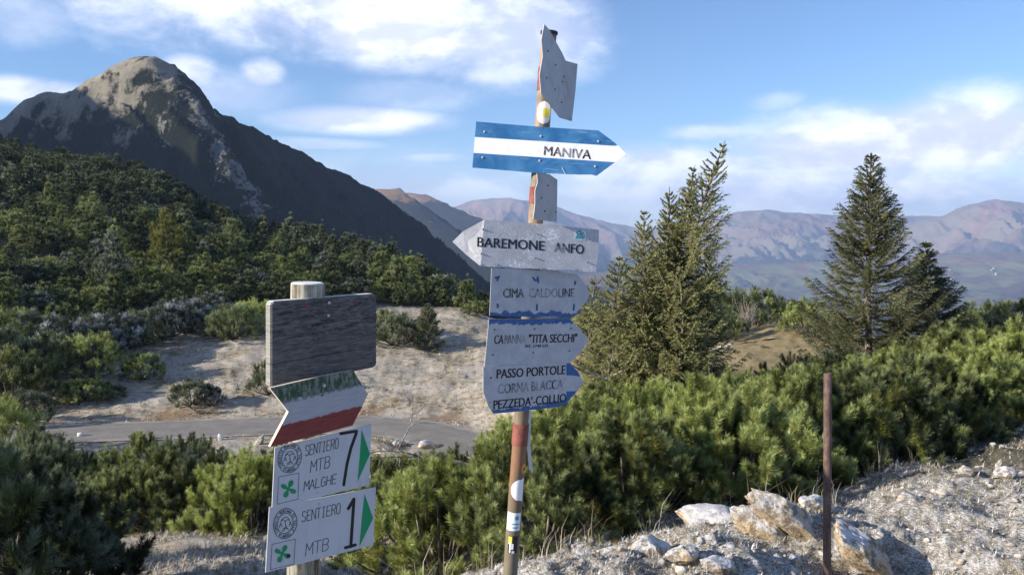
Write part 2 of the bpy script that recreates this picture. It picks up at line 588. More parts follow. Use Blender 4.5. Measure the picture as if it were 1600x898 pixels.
for i, p in enumerate(ROAD):
    q = ROAD[min(i + 1, len(ROAD) - 1)] - ROAD[max(i - 1, 0)]
    nrm = Vector((-q.y, q.x)).normalized()
    for k in range(NS):
        s_ = (k / (NS - 1)) * 2 - 1
        wv = ROAD_W * (1 + 0.06 * float(pnoise(i * 0.35, s_ * 3))) if abs(s_) == 1 else ROAD_W
        pp = p + nrm * s_ * wv
        rv.append((pp.x, pp.y, ROAD_Z + 0.03 - 0.05 * s_ * s_))
        sd.append(abs(s_))
for i in range(len(ROAD) - 1):
    for k in range(NS - 1):
        a_ = i * NS + k
        rq.append((a_, a_ + NS, a_ + NS + 1, a_ + 1))
road = link('road', np_mesh('road', rv, rq, [m_road], attrs={'side': sd}, smooth=True))
tag(road, kind='structure')


# ------------------------------------------------------------------ mountains
def mountain_mat(name, grass, shrub, rock, line_lo, line_hi, nscale, rock_amt=0.5, pale=None, treeline=True):
    m, t, b = new_mat(name, rough=0.95, spec=0.05)
    o_ = t.obj()
    h = t.attr('h')             # height above foot 0..1, lowered where shade is painted in
    a = t.noise(o_, nscale, 6, 0.6)
    c = t.noise(o_, nscale * 6, 6, 0.68)
    d = t.noise(o_, nscale * 30, 4, 0.7)
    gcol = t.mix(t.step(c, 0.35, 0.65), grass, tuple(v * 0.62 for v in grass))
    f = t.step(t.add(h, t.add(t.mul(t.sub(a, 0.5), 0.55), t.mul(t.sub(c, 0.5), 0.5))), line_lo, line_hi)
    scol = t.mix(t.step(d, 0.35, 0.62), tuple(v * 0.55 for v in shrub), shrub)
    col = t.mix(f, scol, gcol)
    steep = t.attr('rockm')
    rf = t.step(t.add(steep, t.add(t.mul(t.sub(c, 0.5), 1.1), t.mul(t.sub(d, 0.5), 0.6))), 0.48, 0.60, 0.0, rock_amt)
    rcol = t.mix(t.step(d, 0.3, 0.7), tuple(v * 0.5 for v in rock), rock)
    col = t.mix(rf, col, rcol)
    if pale is not None:
        g = t.step(t.add(a, t.mul(c, 0.4)), 0.66, 0.74, 0.0, 0.8)
        col = t.mix(g, col, pale)
    t.set(b, 'Base Color', col)
    bn = t.node('ShaderNodeBump', None, Strength=0.8, Distance=0.25 / nscale * 0.1, Height=t.add(c, t.mul(d, 0.5)))
    t.l.new(bn.outputs[0], b.inputs['Normal'])
    return m


def mountain(name, mat, ridge, down, reach, drop, ns, nd, spur, spur_w, jag, cap=0.12, back=0.5, seed=0.0, rock_fn=None, lit_cap_fn=None, curve=1.15, kind='structure', label=None, sway=0.35):
    """ridge: [(px, py, distance)]; down: list of (px, dx, dy) horizontal downhill direction; reach horizontal run; drop vertical fall"""
    P = np.array([list(at(a, b_, c)) for a, b_, c in ridge])
    seg = np.r_[0, np.cumsum(np.hypot(np.diff(P[:, 0]), np.diff(P[:, 1])))]
    s = np.linspace(0, seg[-1], ns)
    R3 = np.stack([np.interp(s, seg, P[:, k]) for k in range(3)], -1)
    kx = max(1, ns // 160)
    if kx > 1:
        kern = np.ones(kx * 2 + 1) / (kx * 2 + 1)
        for k in (0, 1, 2):
            R3[:, k] = np.convolve(np.pad(R3[:, k], kx, mode='edge'), kern, mode='valid')
    pxs = np.interp(s, seg, [r[0] for r in ridge])
    D = np.stack([np.interp(pxs, [d[0] for d in down], [d[k] for d in down]) for k in (1, 2)], -1)
    kd = max(3, ns // 14)
    kern = np.hanning(2 * kd + 1)
    kern /= kern.sum()
    D = np.stack([np.convolve(np.pad(D[:, q], kd, mode='edge'), kern, mode='valid') for q in (0, 1)], -1)
    D /= np.linalg.norm(D, axis=1)[:, None]
    rch = np.interp(pxs, [r[0] for r in reach], [r[1] for r in reach]) if isinstance(reach, list) else np.full(ns, float(reach))
    drp = np.interp(pxs, [r[0] for r in drop], [r[1] for r in drop]) if isinstance(drop, list) else np.full(ns, float(drop))
    nb = nd // 4
    tt = np.r_[-np.linspace(back, 0, nb, endpoint=False), np.linspace(0, 1, nd) ** 1.15]
    T, S = np.meshgrid(tt, s, indexing='xy')
    at_ = np.abs(T)
    sgn = np.where(T < 0, -1.0, 1.0)
    X = R3[:, 0][:, None] + D[:, 0][:, None] * rch[:, None] * T
    Y = R3[:, 1][:, None] + D[:, 1][:, None] * rch[:, None] * T
    fall = cap * (1 - np.exp(-at_ * 8)) * 0.15 + np.maximum(at_ - cap * 0.5, 0) ** curve
    Z = R3[:, 2][:, None] - drp[:, None] * fall
    wr = S + sway * rch[:, None] * fbm(S / spur_w * 0.4, T * 2.0, seed + 2, 3)
    sp = np.where(T < 0, 0.0, ridged(wr / spur_w, T * 0.8, seed, 5) - 1.75)
    fade = sstep(at_, 0.0, 0.22)
    Z = Z + spur * sp * (0.04 + fade)
    Z = Z + jag * (fbm(X / (spur_w * 0.25), Y / (spur_w * 0.25), seed + 5, 5, 0.55)) * (0.30 + fade)
    V = np.stack([X, Y, Z], -1)
    n_t = len(tt)
    i, j = np.meshgrid(np.arange(ns - 1), np.arange(n_t - 1), indexing='ij')
    Q = np.stack([i * n_t + j, i * n_t + j + 1, (i + 1) * n_t + j + 1, (i + 1) * n_t + j], -1).reshape(-1, 4)
    hh = np.clip(1 - at_, 0, 1) * (lit_cap_fn(pxs)[:, None] if lit_cap_fn else 1.0)
    rm = rock_fn(pxs[:, None] + 0 * T, T) if rock_fn else 0 * T
    me = np_mesh(name, V.reshape(-1, 3), Q, [mat], attrs={'h': hh.ravel(), 'rockm': rm.ravel()}, smooth=True)
    o = link(name, me)
    tag(o, kind=kind)
    return o


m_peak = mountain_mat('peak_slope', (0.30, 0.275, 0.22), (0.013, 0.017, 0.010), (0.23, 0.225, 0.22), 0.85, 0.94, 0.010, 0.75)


def peak_rock(px, T):
    g = np.exp(-((px - 232) / 32.0) ** 2) * sstep(T, 0.05, 0.14) * (1 - sstep(T, 0.30, 0.62)) * 0.55
    g2 = np.exp(-((px - 175) / 60.0) ** 2) * np.exp(-((T - 0.17) / 0.08) ** 2) * 0.40
    g3 = np.exp(-((px - 60) / 60.0) ** 2) * np.exp(-((T - 0.15) / 0.10) ** 2) * 0.40
    g4 = 0.24 * sstep(T, 0.2, 0.5)
    return np.maximum.reduce([g, g2, g3, g4]) + 0.02


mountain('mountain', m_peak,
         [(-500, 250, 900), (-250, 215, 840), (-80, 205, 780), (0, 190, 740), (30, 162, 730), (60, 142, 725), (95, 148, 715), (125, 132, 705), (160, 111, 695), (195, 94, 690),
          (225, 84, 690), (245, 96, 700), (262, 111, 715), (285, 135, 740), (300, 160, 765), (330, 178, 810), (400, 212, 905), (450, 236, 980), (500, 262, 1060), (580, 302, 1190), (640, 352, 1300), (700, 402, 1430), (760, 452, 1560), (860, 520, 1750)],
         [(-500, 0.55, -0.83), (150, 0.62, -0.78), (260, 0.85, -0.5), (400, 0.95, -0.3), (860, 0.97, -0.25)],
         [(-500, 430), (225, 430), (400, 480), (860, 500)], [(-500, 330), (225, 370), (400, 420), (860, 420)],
         700, 240, 34, 95, 7, cap=0.10, seed=1.0, rock_fn=peak_rock, curve=1.0, lit_cap_fn=lambda p: 1 - 0.16 * sstep(p, 232, 275) - 0.05 * sstep(p, 100, 20))  # shrub tone right of the peak, also painting that flank's shade

def px_of(x, y, z):
    d = y * math.cos(PITCH) - z * math.sin(PITCH)
    u_ = y * math.sin(PITCH) + z * math.cos(PITCH)
    return (800 + F * x / d, 449 - F * u_ / d, y)


# unseen ridge added left of frame to throw its shadow over the peak
mountain('mountain', m_peak, [px_of(-640, 340, 90), px_of(-700, 430, 212), px_of(-790, 560, 272), px_of(-880, 760, 350), px_of(-960, 1000, 400), px_of(-1050, 1300, 400), px_of(-1200, 1800, 250)],
         [(-5000, 0.9, 0.1), (5000, 0.9, -0.1)], 380, 420, 200, 60, 16, 90, 6, cap=0.10, back=0.6, seed=6.0, curve=1.0)

m_mid = mountain_mat('brown_slope', (0.24, 0.165, 0.105), (0.034, 0.040, 0.040), (0.10, 0.09, 0.09), 0.88, 0.97, 0.004, 0.4)
mountain('mountain', m_mid,
         [(380, 420, 3600), (520, 330, 3300), (560, 312, 3200), (605, 294, 3100), (640, 318, 2950), (690, 358, 2750), (740, 400, 2600), (800, 450, 2500), (860, 500, 2400)],
         [(380, 0.9, -0.4), (605, 0.97, -0.2), (860, 0.98, -0.15)], 1300, 900, 260, 120, 60, 260, 14, cap=0.08, seed=4.0, curve=1.0,
         rock_fn=lambda px, T: 0.10 + 0 * T, lit_cap_fn=lambda p: 0.83 + 0.20 * np.exp(-((p - 605) / 24.0) ** 2))  # sunlit peak top and shaded flanks painted through the grass line
mountain('mountain', m_mid,
         [(480, 400, 4700), (560, 345, 4500), (610, 315, 4400), (650, 302, 4300), (690, 322, 4200), (740, 345, 4050), (800, 385, 3900), (880, 440, 3700), (960, 500, 3500)],
         [(480, 0.9, -0.4), (650, 0.97, -0.2), (960, 0.98, -0.15)], 1700, 1050, 260, 120, 90, 380, 18, cap=0.08, seed=9.0, curve=1.0,
         rock_fn=lambda px, T: 0.10 + 0 * T, lit_cap_fn=lambda p: 0.83 + 0.20 * np.exp(-((p - 652) / 26.0) ** 2))  # sunlight on the top and shade below put into the colour
m_far = mountain_mat('far_slope', (0.29, 0.185, 0.14), (0.040, 0.048, 0.045), (0.3, 0.24, 0.2), 0.62, 0.84, 0.0016, 0.4, pale=(0.19, 0.17, 0.12))
mountain('mountain', m_far,
         [(520, 400, 11500), (660, 340, 10500), (715, 322, 10000), (745, 312, 9800), (790, 309, 9600), (845, 316, 9500), (900, 335, 9500), (960, 350, 9400), (1020, 362, 9300), (1100, 380, 9200)],
         [(520, 0.3, -0.95), (1100, 0.2, -0.98)], 3800, 1300, 320, 110, 150, 900, 40, cap=0.1, seed=12.0, curve=0.95)
mountain('mountain', m_far,
         [(760, 400, 10500), (900, 372, 10000), (1000, 362, 9400), (1060, 350, 9000), (1110, 340, 8800), (1160, 331, 8700), (1200, 328, 8700), (1260, 334, 8800), (1320, 337, 8900), (1400, 338, 9000), (1450, 337, 9100), (1500, 343, 9300), (1650, 350, 9500)],
         [(760, -0.1, -1), (1650, 0.0, -1)], 3900, 1200, 420, 130, 170, 800, 45, cap=0.1, seed=21.0, curve=0.95)
mountain('mountain', m_far,
         [(1180, 420, 8800), (1300, 385, 8400), (1380, 360, 8100), (1440, 346, 7900), (1480, 335, 7800), (1520, 320, 7700), (1555, 311, 7700), (1590, 317, 7700), (1640, 322, 7750), (1750, 350, 7900), (1900, 330, 8300)],
         [(1180, -0.2, -1), (1900, -0.1, -1)], 3300, 1150, 360, 120, 150, 700, 40, cap=0.1, seed=33.0, curve=0.95)
m_vil = mountain_mat('valley_slope', (0.17, 0.125, 0.10), (0.095, 0.07, 0.062), (0.2, 0.16, 0.13), 0.45, 0.8, 0.0035, 0.3, pale=(0.13, 0.15, 0.085))
village_hill = mountain('hill', m_vil,
         [(820, 440, 6600), (950, 424, 6300), (1080, 418, 6000), (1200, 412, 5900), (1300, 408, 5700), (1420, 400, 5600), (1480, 396, 5500), (1600, 394, 5400), (1750, 385, 5300), (1900, 380, 5200)],
         [(820, 0, -1), (1900, -0.1, -1)], 2400, 290, 300, 110, 35, 500, 10, cap=0.1, seed=41.0, curve=0.85)

# ------------------------------------------------------------------ materials for plants, wood, stone
def foliage_mat(name, dark, light, frost=0.0, scale=3.0, yellow=None):
    m, t, b = new_mat(name, rough=0.6, spec=0.25)
    o_ = t.obj()
    ti = t.attr('tint')
    rnd = t.node('ShaderNodeObjectInfo').outputs['Random']
    n = t.noise(t.mapping(o_, (1, 1, 1)), scale, 3, 0.6)
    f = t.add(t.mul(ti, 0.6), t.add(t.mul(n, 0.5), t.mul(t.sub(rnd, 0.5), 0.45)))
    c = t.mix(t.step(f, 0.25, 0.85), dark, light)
    if yellow:
        c = t.mix(t.step(t.sub(t.mul(n, 1.0), t.mul(ti, 0.3)), 0.42, 0.60, 0.0, 0.55), c, yellow)
    if frost > 0:
        geo = t.node('ShaderNodeNewGeometry')
        fr = t.step(t.add(t.mul(ti, 0.5), t.mul(n, 0.9)), 0.62, 0.95, 0.0, frost)
        c = t.mix(fr, c, (0.52, 0.56, 0.58))
    t.set(b, 'Base Color', c)
    tr = t.node('ShaderNodeBsdfTranslucent', None, Color=c)
    mx = t.node('ShaderNodeMixShader', None, i0=0.31)
    t.l.new(b.outputs[0], mx.inputs[1])
    t.l.new(tr.outputs[0], mx.inputs[2])
    t.l.new(mx.outputs[0], t.n['Material Output'].inputs['Surface'])
    return m


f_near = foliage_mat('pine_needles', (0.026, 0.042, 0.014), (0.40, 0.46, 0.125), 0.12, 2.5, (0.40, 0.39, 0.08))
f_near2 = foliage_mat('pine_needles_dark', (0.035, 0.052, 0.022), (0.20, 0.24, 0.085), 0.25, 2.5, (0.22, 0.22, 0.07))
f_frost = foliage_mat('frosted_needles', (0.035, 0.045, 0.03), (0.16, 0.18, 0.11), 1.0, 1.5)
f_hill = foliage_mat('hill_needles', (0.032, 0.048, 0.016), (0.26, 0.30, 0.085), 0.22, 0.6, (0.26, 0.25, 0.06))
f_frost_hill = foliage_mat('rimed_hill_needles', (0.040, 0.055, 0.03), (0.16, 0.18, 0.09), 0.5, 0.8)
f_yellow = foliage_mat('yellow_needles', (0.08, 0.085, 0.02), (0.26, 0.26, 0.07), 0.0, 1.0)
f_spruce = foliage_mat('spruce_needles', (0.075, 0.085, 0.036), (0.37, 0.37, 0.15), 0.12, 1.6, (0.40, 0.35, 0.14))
f_spruce_d = foliage_mat('dark_spruce_needles', (0.06, 0.07, 0.035), (0.16, 0.17, 0.075), 0.12, 1.6)

m_bark, t, b = new_mat('bark', rough=0.95, spec=0.1)
o_ = t.obj()
t.set(b, 'Base Color', t.mix(t.step(t.noise(t.mapping(o_, (1, 1, 0.3)), 30, 4), 0.35, 0.65), (0.07, 0.05, 0.035), (0.25, 0.215, 0.18)))
m_dead, t, b = new_mat('dead_wood', rough=0.95, spec=0.1)
o_ = t.obj()
t.set(b, 'Base Color', t.mix(t.step(t.noise(o_, 18, 4), 0.35, 0.65), (0.12, 0.10, 0.08), (0.40, 0.37, 0.33)))
m_straw, t, b = new_mat('dry_grass', rough=0.8, spec=0.15)
ti = t.attr('tint')
t.set(b, 'Base Color', t.ramp(ti, [(0.0, (0.15, 0.12, 0.06)), (0.45, (0.34, 0.28, 0.17)), (0.75, (0.5, 0.46, 0.38)), (1.0, (0.72, 0.72, 0.72))]))

m_rock, t, b = new_mat('limestone', rough=0.9, spec=0.2)
o_ = t.obj()
geo = t.node('ShaderNodeNewGeometry')
nz = t.node('ShaderNodeSeparateXYZ', None, Vector=geo.outputs['Normal']).outputs[2]
ra = t.noise(o_, 3.5, 5, 0.6, 0.6)
rb = t.noise(o_, 16, 6, 0.7)
rc = t.noise(o_, 70, 4, 0.7)
rcol = t.mix(t.step(ra, 0.44, 0.58), (0.50, 0.48, 0.44), (0.50, 0.37, 0.21))
rcol = t.mix(t.step(rb, 0.40, 0.52, 0.8, 0.0), rcol, (0.13, 0.105, 0.08))
rcol = t.mix(t.step(rc, 0.42, 0.56, 0.5, 0.0), rcol, (0.18, 0.16, 0.14))
fr = t.step(t.add(nz, t.mul(t.sub(rb, 0.5), 1.6)), 0.60, 0.98, 0.0, 0.75)
rcol = t.mix(fr, rcol, (0.62, 0.63, 0.66))
t.set(b, 'Base Color', rcol)
t.l.new(t.bump(t.add(rb, t.mul(rc, 0.4)), 0.8, 0.02), b.inputs['Normal'])


# ------------------------------------------------------------------ plant geometry
def unit(v):
    return v / np.maximum(np.linalg.norm(v, axis=-1, keepdims=True), 1e-9)


def needles(P, D, L, k, nl, nw, spread=0.7, tint=None, rng=RNG, t0=0.05):
    """k thin needle triangles along each shoot (P start, D direction, L length)"""
    n = len(P)
    t = t0 + (1 - t0) * rng.random((n, k))
    A = P[:, None] + D[:, None] * (L[:, None] * t)[..., None]
    ref = np.where(np.abs(D[:, 2:3]) < 0.9, np.array([[0, 0, 1.0]]), np.array([[1.0, 0, 0]]))
    U = unit(np.cross(D, ref))
    W = np.cross(D, U)
    ph = rng.random((n, k)) * 2 * np.pi
    R = U[:, None] * np.cos(ph)[..., None] + W[:, None] * np.sin(ph)[..., None]
    sp = spread * (1.15 - 0.75 * t[..., None]) * (0.75 + 0.5 * rng.random((n, k, 1)))
    N = unit(D[:, None] * 1.0 + R * sp * 1.4)
    ln = nl * (0.7 + 0.5 * rng.random((n, k)))
    B = A + R * 0.004
    T = B + N * ln[..., None]
    S = unit(np.cross(N, R + 0.4 * rng.normal(size=R.shape)))
    hw = nw * 0.5
    V = np.stack([B - S * hw, B + S * hw, T], 2).reshape(-1, 3)
    Fc = np.arange(n * k * 3).reshape(-1, 3)
    tt = np.repeat(tint if tint is not None else rng.random(n), k * 3)
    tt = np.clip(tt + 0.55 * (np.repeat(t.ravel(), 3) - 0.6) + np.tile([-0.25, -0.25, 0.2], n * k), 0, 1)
    return V, Fc, tt


def tube(pts, radii, sides=5):
    pts = np.asarray(pts, float)
    n = len(pts)
    tg = unit(np.gradient(pts, axis=0))
    ref = np.array([0.31, 0.95, 0.05]) if abs(tg[0][2]) > 0.5 else np.array([0, 0, 1.0])
    U = unit(np.cross(tg, ref))
    W = np.cross(tg, U)
    a = np.arange(sides) / sides * 2 * np.pi
    V = pts[:, None] + (U[:, None] * np.cos(a)[None, :, None] + W[:, None] * np.sin(a)[None, :, None]) * np.asarray(radii)[:, None, None]
    V = V.reshape(-1, 3)
    Fq = []
    for i in range(n - 1):
        for j in range(sides):
            a_, b_ = i * sides + j, i * sides + (j + 1) % sides
            Fq.append((a_, b_, b_ + sides))
            Fq.append((a_, b_ + sides, a_ + sides))
    for j in range(1, sides - 1):
        Fq.append(((n - 1) * sides, (n - 1) * sides + j, (n - 1) * sides + j + 1))
        Fq.append((0, j + 1, j))
    return V, np.array(Fq)


def join(parts):
    """parts: list of (V, F[, tint]) -> V, F, tint"""
    Vs, Fs, Ts, o = [], [], [], 0
    for p in parts:
        Vs.append(p[0])
        Fs.append(np.asarray(p[1]) + o)
        Ts.append(p[2] if len(p) > 2 else np.full(len(p[0]), 0.5))
        o += len(p[0])
    return np.concatenate(Vs), np.concatenate(Fs), np.concatenate(Ts)


def mugo(seed, R, Hh, clumps, per, k, nl, nw, sl=0.16, cr=0.22, up=0.6, spr=1.0):
    """dwarf pine: a low dome of upright shoots; returns crown (V,F,tint) and limbs (V,F)"""
    rng = np.random.default_rng(seed)
    P, D, L, T = [], [], [], []
    limbs = []
    gold = math.pi * (3 - math.sqrt(5))
    for i in range(clumps):
        f = (i + 0.5) / clumps
        e = math.acos(1 - f * 1.02 if f * 1.02 < 1 else 0.0)        # 0 at top .. 90 deg at rim
        ph = i * gold + rng.normal() * 0.25
        rad = 0.62 + 0.45 * rng.random()
        c = np.array([math.sin(e) * math.cos(ph) * R * rad, math.sin(e) * math.sin(ph) * R * rad, 0.15 * Hh + math.cos(e) * Hh * 0.8 * (0.8 + 0.35 * rng.random())])
        c[2] = max(c[2], 0.12)
        out = unit(np.array([c[0] / R, c[1] / R, 0.25 + c[2] / Hh]))
        ctint = 0.25 + 0.5 * rng.random()
        base = np.array([c[0] * 0.12, c[1] * 0.12, 0.02])
        mid = np.array([c[0] * 0.7, c[1] * 0.7, c[2] * 0.30])
        tt = np.linspace(0, 1, 6)[:, None]
        cur = base * (1 - tt) ** 2 + 2 * mid * tt * (1 - tt) + c * tt ** 2
        if i % 2 == 0:
            limbs.append(tube(cur, np.linspace(0.028, 0.008, 6) * R, 4))
        for j in range(per):
            d = unit(rng.normal(size=3) * 0.75 + out * 0.9 + np.array([0, 0, up]))
            p = c + d * cr * (0.35 + 0.75 * rng.random() ** 0.5) * np.array([1, 1, 0.9])
            dd = unit(d * 0.85 + np.array([0, 0, up * 0.75]) + rng.normal(size=3) * 0.15)
            l = sl * (0.6 + 0.7 * rng.random())
            P.append(p - dd * l * 0.5)
            D.append(dd)
            L.append(l)
            T.append(np.clip(ctint + rng.normal() * 0.18, 0, 1))
    P, D, L, T = map(np.array, (P, D, L, T))
    crown = needles(P, D, L, k, nl, nw, spr, T, rng)
    return crown, join(limbs)[:2]


def make_plant(name, crown, limbs, fmat, label, cat, loc, group=None, crown_name='crown', trunk_name='trunk', rz=0.0, sc=1.0):
    r = empty(name, loc, label, cat, group, rz)
    r.scale = (sc, sc, sc)
    c = link(crown_name, np_mesh(crown_name, crown[0], crown[1], [fmat], attrs={'tint': crown[2]}), r)
    if limbs is not None:
        link(trunk_name, np_mesh(trunk_name, limbs[0], limbs[1], [m_bark], smooth=True), r)
    return r


PROTO = {}


def proto(key, builder):
    if key not in PROTO:
        cr_, li = builder()
        PROTO[key] = (cr_, li, {})
    return PROTO[key]


def place(key, builder, fmat, px, Y, sc, name, label, cat, group=None, rz=None, sink=0.03, sz=None, pos=None, single=False):
    cr_, li, cache = proto(key, builder)
    if fmat.name not in cache:
        cm = np_mesh('crown', cr_[0], cr_[1], [fmat], attrs={'tint': cr_[2]})
        tm = np_mesh('trunk', li[0], li[1], [m_bark], smooth=True) if li is not None else None
        cache[fmat.name] = (cm, tm)
    cm, tm = cache[fmat.name]
    p = pos if pos is not None else spot(px, Y)
    p = Vector((p[0], p[1], p[2] - sink * sc))
    rz = random.random() * 6.28 if rz is None else rz
    s3 = (sc, sc, sc * (sz or 1.0))
    if single:
        o = link(name, cm, None, p)
        o.rotation_euler = (0, 0, rz)
        o.scale = s3
        return tag(o, label, cat, group)
    r = empty(name, p, label, cat, group, rz)
    r.scale = s3
    link('crown', cm, r)
    if tm is not None:
        link('trunk', tm, r)
    return r


near_b = [lambda s=s: mugo(s, 0.75, 0.80, 58, 6, 230, 0.058, 0.0050, 0.19, 0.165, 0.6, 1.3) for s in (11, 12, 13)]
mid_b = [lambda s=s: mugo(s, 0.85, 0.85, 44, 13, 34, 0.080, 0.011, 0.19, 0.17, 0.6, 1.3) for s in (21, 22, 23)]


def pine(seed, R, Hh, levels, per, k, nl, nw, conical=0.6):
    """small upright pine or bush for the hillside; crown starts near the ground"""
    rng = np.random.default_rng(seed)
    P, D, L, T = [], [], [], []
    n = levels
    for i in range(n):
        f = (i + rng.random() * 0.6) / n
        z = Hh * (0.08 + 0.88 * f)
        rr = R * ((1 - f) ** conical) * (0.75 + 0.4 * rng.random()) + 0.05
        if f < 0.2:
            rr *= 0.65 + 1.6 * f
        m = max(2, int(4 + 7 * rr / R))
        ph0 = rng.random() * 6.28
        for q in range(m):
            ph = ph0 + q / m * 2 * np.pi + rng.normal() * 0.2
            rad = rr * (0.65 + 0.45 * rng.random())
            c = np.array([rad * math.cos(ph), rad * math.sin(ph), z + rng.normal() * 0.06 * Hh])
            out = unit(np.array([c[0], c[1], 0.5 * R]))
            ct = 0.2 + 0.6 * rng.random()
            for j in range(per):
                d = unit(rng.normal(size=3) * 0.8 + out + np.array([0, 0, 0.5]))
                P.append(c + d * 0.16 * R * rng.random())
                D.append(unit(out * 0.6 + np.array([0, 0, 0.8]) + rng.normal(size=3) * 0.3))
                L.append(0.2 * R * (0.6 + 0.8 * rng.random()))
                T.append(np.clip(ct + rng.normal() * 0.15, 0, 1))
    P, D, L, T = map(np.array, (P, D, L, T))
    crown = needles(P, D, L, k, nl, nw, 0.7, T, rng)
    trunk = tube([(0, 0, -0.1), (0.02, 0.01, Hh * 0.5), (0, 0, Hh * 0.92)], [0.05 * R, 0.035 * R, 0.01], 5)
    return crown, trunk


hill_b = [
    lambda: pine(31, 1.2, 2.4, 11, 6, 9, 0.26, 0.055, 0.45),
    lambda: pine(32, 1.3, 2.0, 9, 7, 9, 0.26, 0.055, 0.35),
    lambda: pine(33, 1.0, 3.0, 14, 6, 9, 0.25, 0.05, 0.7),
    lambda: pine(34, 1.4, 1.7, 8, 8, 9, 0.26, 0.055, 0.3),
    lambda: pine(35, 1.1, 2.7, 12, 6, 9, 0.26, 0.055, 0.55),
]


# spruce: whorled branches carrying hanging twigs
def spruce(seed, stems, k=20, nl=0.034, nw=0.009, whorl=0.16, bare_tip=0.0, twig_l=0.26, droop=0.25):
    """stems: list of (points, max branch length, exponent)"""
    rng = np.random.default_rng(seed)
    P, D, L, T = [], [], [], []
    wood = []
    for pts, bl, ex, z0 in stems:
        pts = np.array(pts, float)
        seg = np.r_[0, np.cumsum(np.linalg.norm(np.diff(pts, axis=0), axis=1))]
        tot = seg[-1]
        ss = np.linspace(0, tot, 24)
        cur = np.stack([np.interp(ss, seg, pts[:, q]) for q in range(3)], -1)
        wood.append(tube(cur, np.linspace(0.016 * tot + 0.012, 0.005, 24), 7))
        s = z0 * tot
        while s < tot * 0.992:
            f = s / tot
            c = np.array([np.interp(s, seg, pts[:, q]) for q in range(3)])
            lmax = bl * max(0.0, (1 - f)) ** ex + 0.05
            nb = rng.integers(5, 8) if f < 0.9 else rng.integers(3, 5)
            ph0 = rng.random() * 6.28
            for q in range(nb):
                ph = ph0 + q / nb * 6.283 + rng.normal() * 0.25
                ln = lmax * (0.58 + 0.48 * rng.random())
                h = np.array([math.cos(ph), math.sin(ph), 0])
                rise = 0.55 * f + 0.10 + rng.normal() * 0.17
                m = 9
                tt = np.linspace(0, 1, m)
                br = c + h * ln * tt[:, None] + np.array([0, 0, 1.0]) * (ln * (rise * tt - droop * (1 - 0.7 * f) * tt * (1.2 - tt) * 1.6 + 0.18 * tt ** 3))[:, None]
                wood.append(tube(br, np.linspace(0.010 * ln + 0.004, 0.002, m), 3))
                bt = 0.2 + 0.6 * rng.random()
                dens = 1.0 - bare_tip * sstep(f, 0.55, 0.95)
                nt = max(2, int(ln / 0.052))
                sd = np.array([-h[1], h[0], 0])
                for a in range(nt):
                    u = 0.16 + 0.84 * (a + rng.random()) / nt
                    if rng.random() > dens:
                        continue
                    pp = np.array([np.interp(u, tt, br[:, q2]) for q2 in range(3)])
                    for sg in (-1, 1):
                        tl = twig_l * (0.35 + 0.9 * (1 - u) ** 0.6) * (0.6 + 0.6 * rng.random()) * min(1, ln / 0.5 + 0.25) * (1 - 0.35 * bare_tip * f)
                        d = unit(h * (0.75 + 0.3 * u) + sd * sg * (0.85 - 0.4 * u) + np.array([0, 0, -0.28 * (1 - f) + 0.28 * f + rng.normal() * 0.16]))
                        P.append(pp)
                        D.append(d)
                        L.append(tl)
                        T.append(np.clip(bt + rng.normal() * 0.15 + 0.15 * u, 0, 1))
                # needles on the branch itself
                for a in range(m - 1):
                    if a < 2:
                        continue
                    P.append(br[a])
                    dv = br[a + 1] - br[a]
                    L.append(float(np.linalg.norm(dv)) * 1.05)
                    D.append(unit(dv))
                    T.append(bt)
            s += whorl * (0.6 + 0.7 * rng.random()) * (1.0 - 0.35 * f)
        P.append(pts[-1] - unit(pts[-1] - pts[-2]) * 0.25)
        D.append(unit(pts[-1] - pts[-2]))
        L.append(0.27)
        T.append(0.5)
    P, D, L, T = map(np.array, (P, D, L, T))
    crown = needles(P, D, L, k, nl, nw, 0.75, T, rng, 0.0)
    return crown, join(wood)[:2]


# ------------------------------------------------------------------ rocks
def rock_mesh(seed, dims, cuts=16, sub=5, rough=0.03):
    import bmesh
    rng = np.random.default_rng(seed)
    bm = bmesh.new()
    bmesh.ops.create_icosphere(bm, subdivisions=sub, radius=1.0)
    bm.verts.ensure_lookup_table()
    V = np.array([v.co[:] for v in bm.verts])
    Fc = np.array([[v.index for v in f.verts] for f in bm.faces])
    bm.free()
    N = unit(rng.normal(size=(cuts, 3)))
    d = 0.52 + 0.38 * rng.random(cuts)
    for n_, d_ in zip(N, d):
        e = V @ n_ - d_
        V = V - np.where(e > 0, e, 0)[:, None] * n_ * 0.96
    V = V * (1 + 0.13 * fbm(V[:, 0] * 1.6 + seed, V[:, 1] * 1.6, V[:, 2] * 1.6, 3))[:, None]
    V = V + unit(V) * (1.6 * rough * ridged(V[:, 0] * 2.6 + seed, V[:, 1] * 2.6, V[:, 2] * 5, 5, 0.62) - rough)[:, None]
    return V * np.array(dims), Fc


def rock(px, Y, dims, seed, label, name='boulder', rot=(0, 0, 0), sink=0.3, sub=5, group=None, dz=0.0):
    v, f = rock_mesh(seed, dims, sub=sub)
    p = spot(px, Y)
    o = link(name, np_mesh(name, v, f, [m_rock], smooth=True), None, (p.x, p.y, p.z + dims[2] * (1 - sink) * 0.5 + dz))
    o.rotation_euler = rot
    try:
        o.data.set_sharp_from_angle(angle=math.radians(38))
    except Exception:
        pass
    return tag(o, label, 'rock', group)

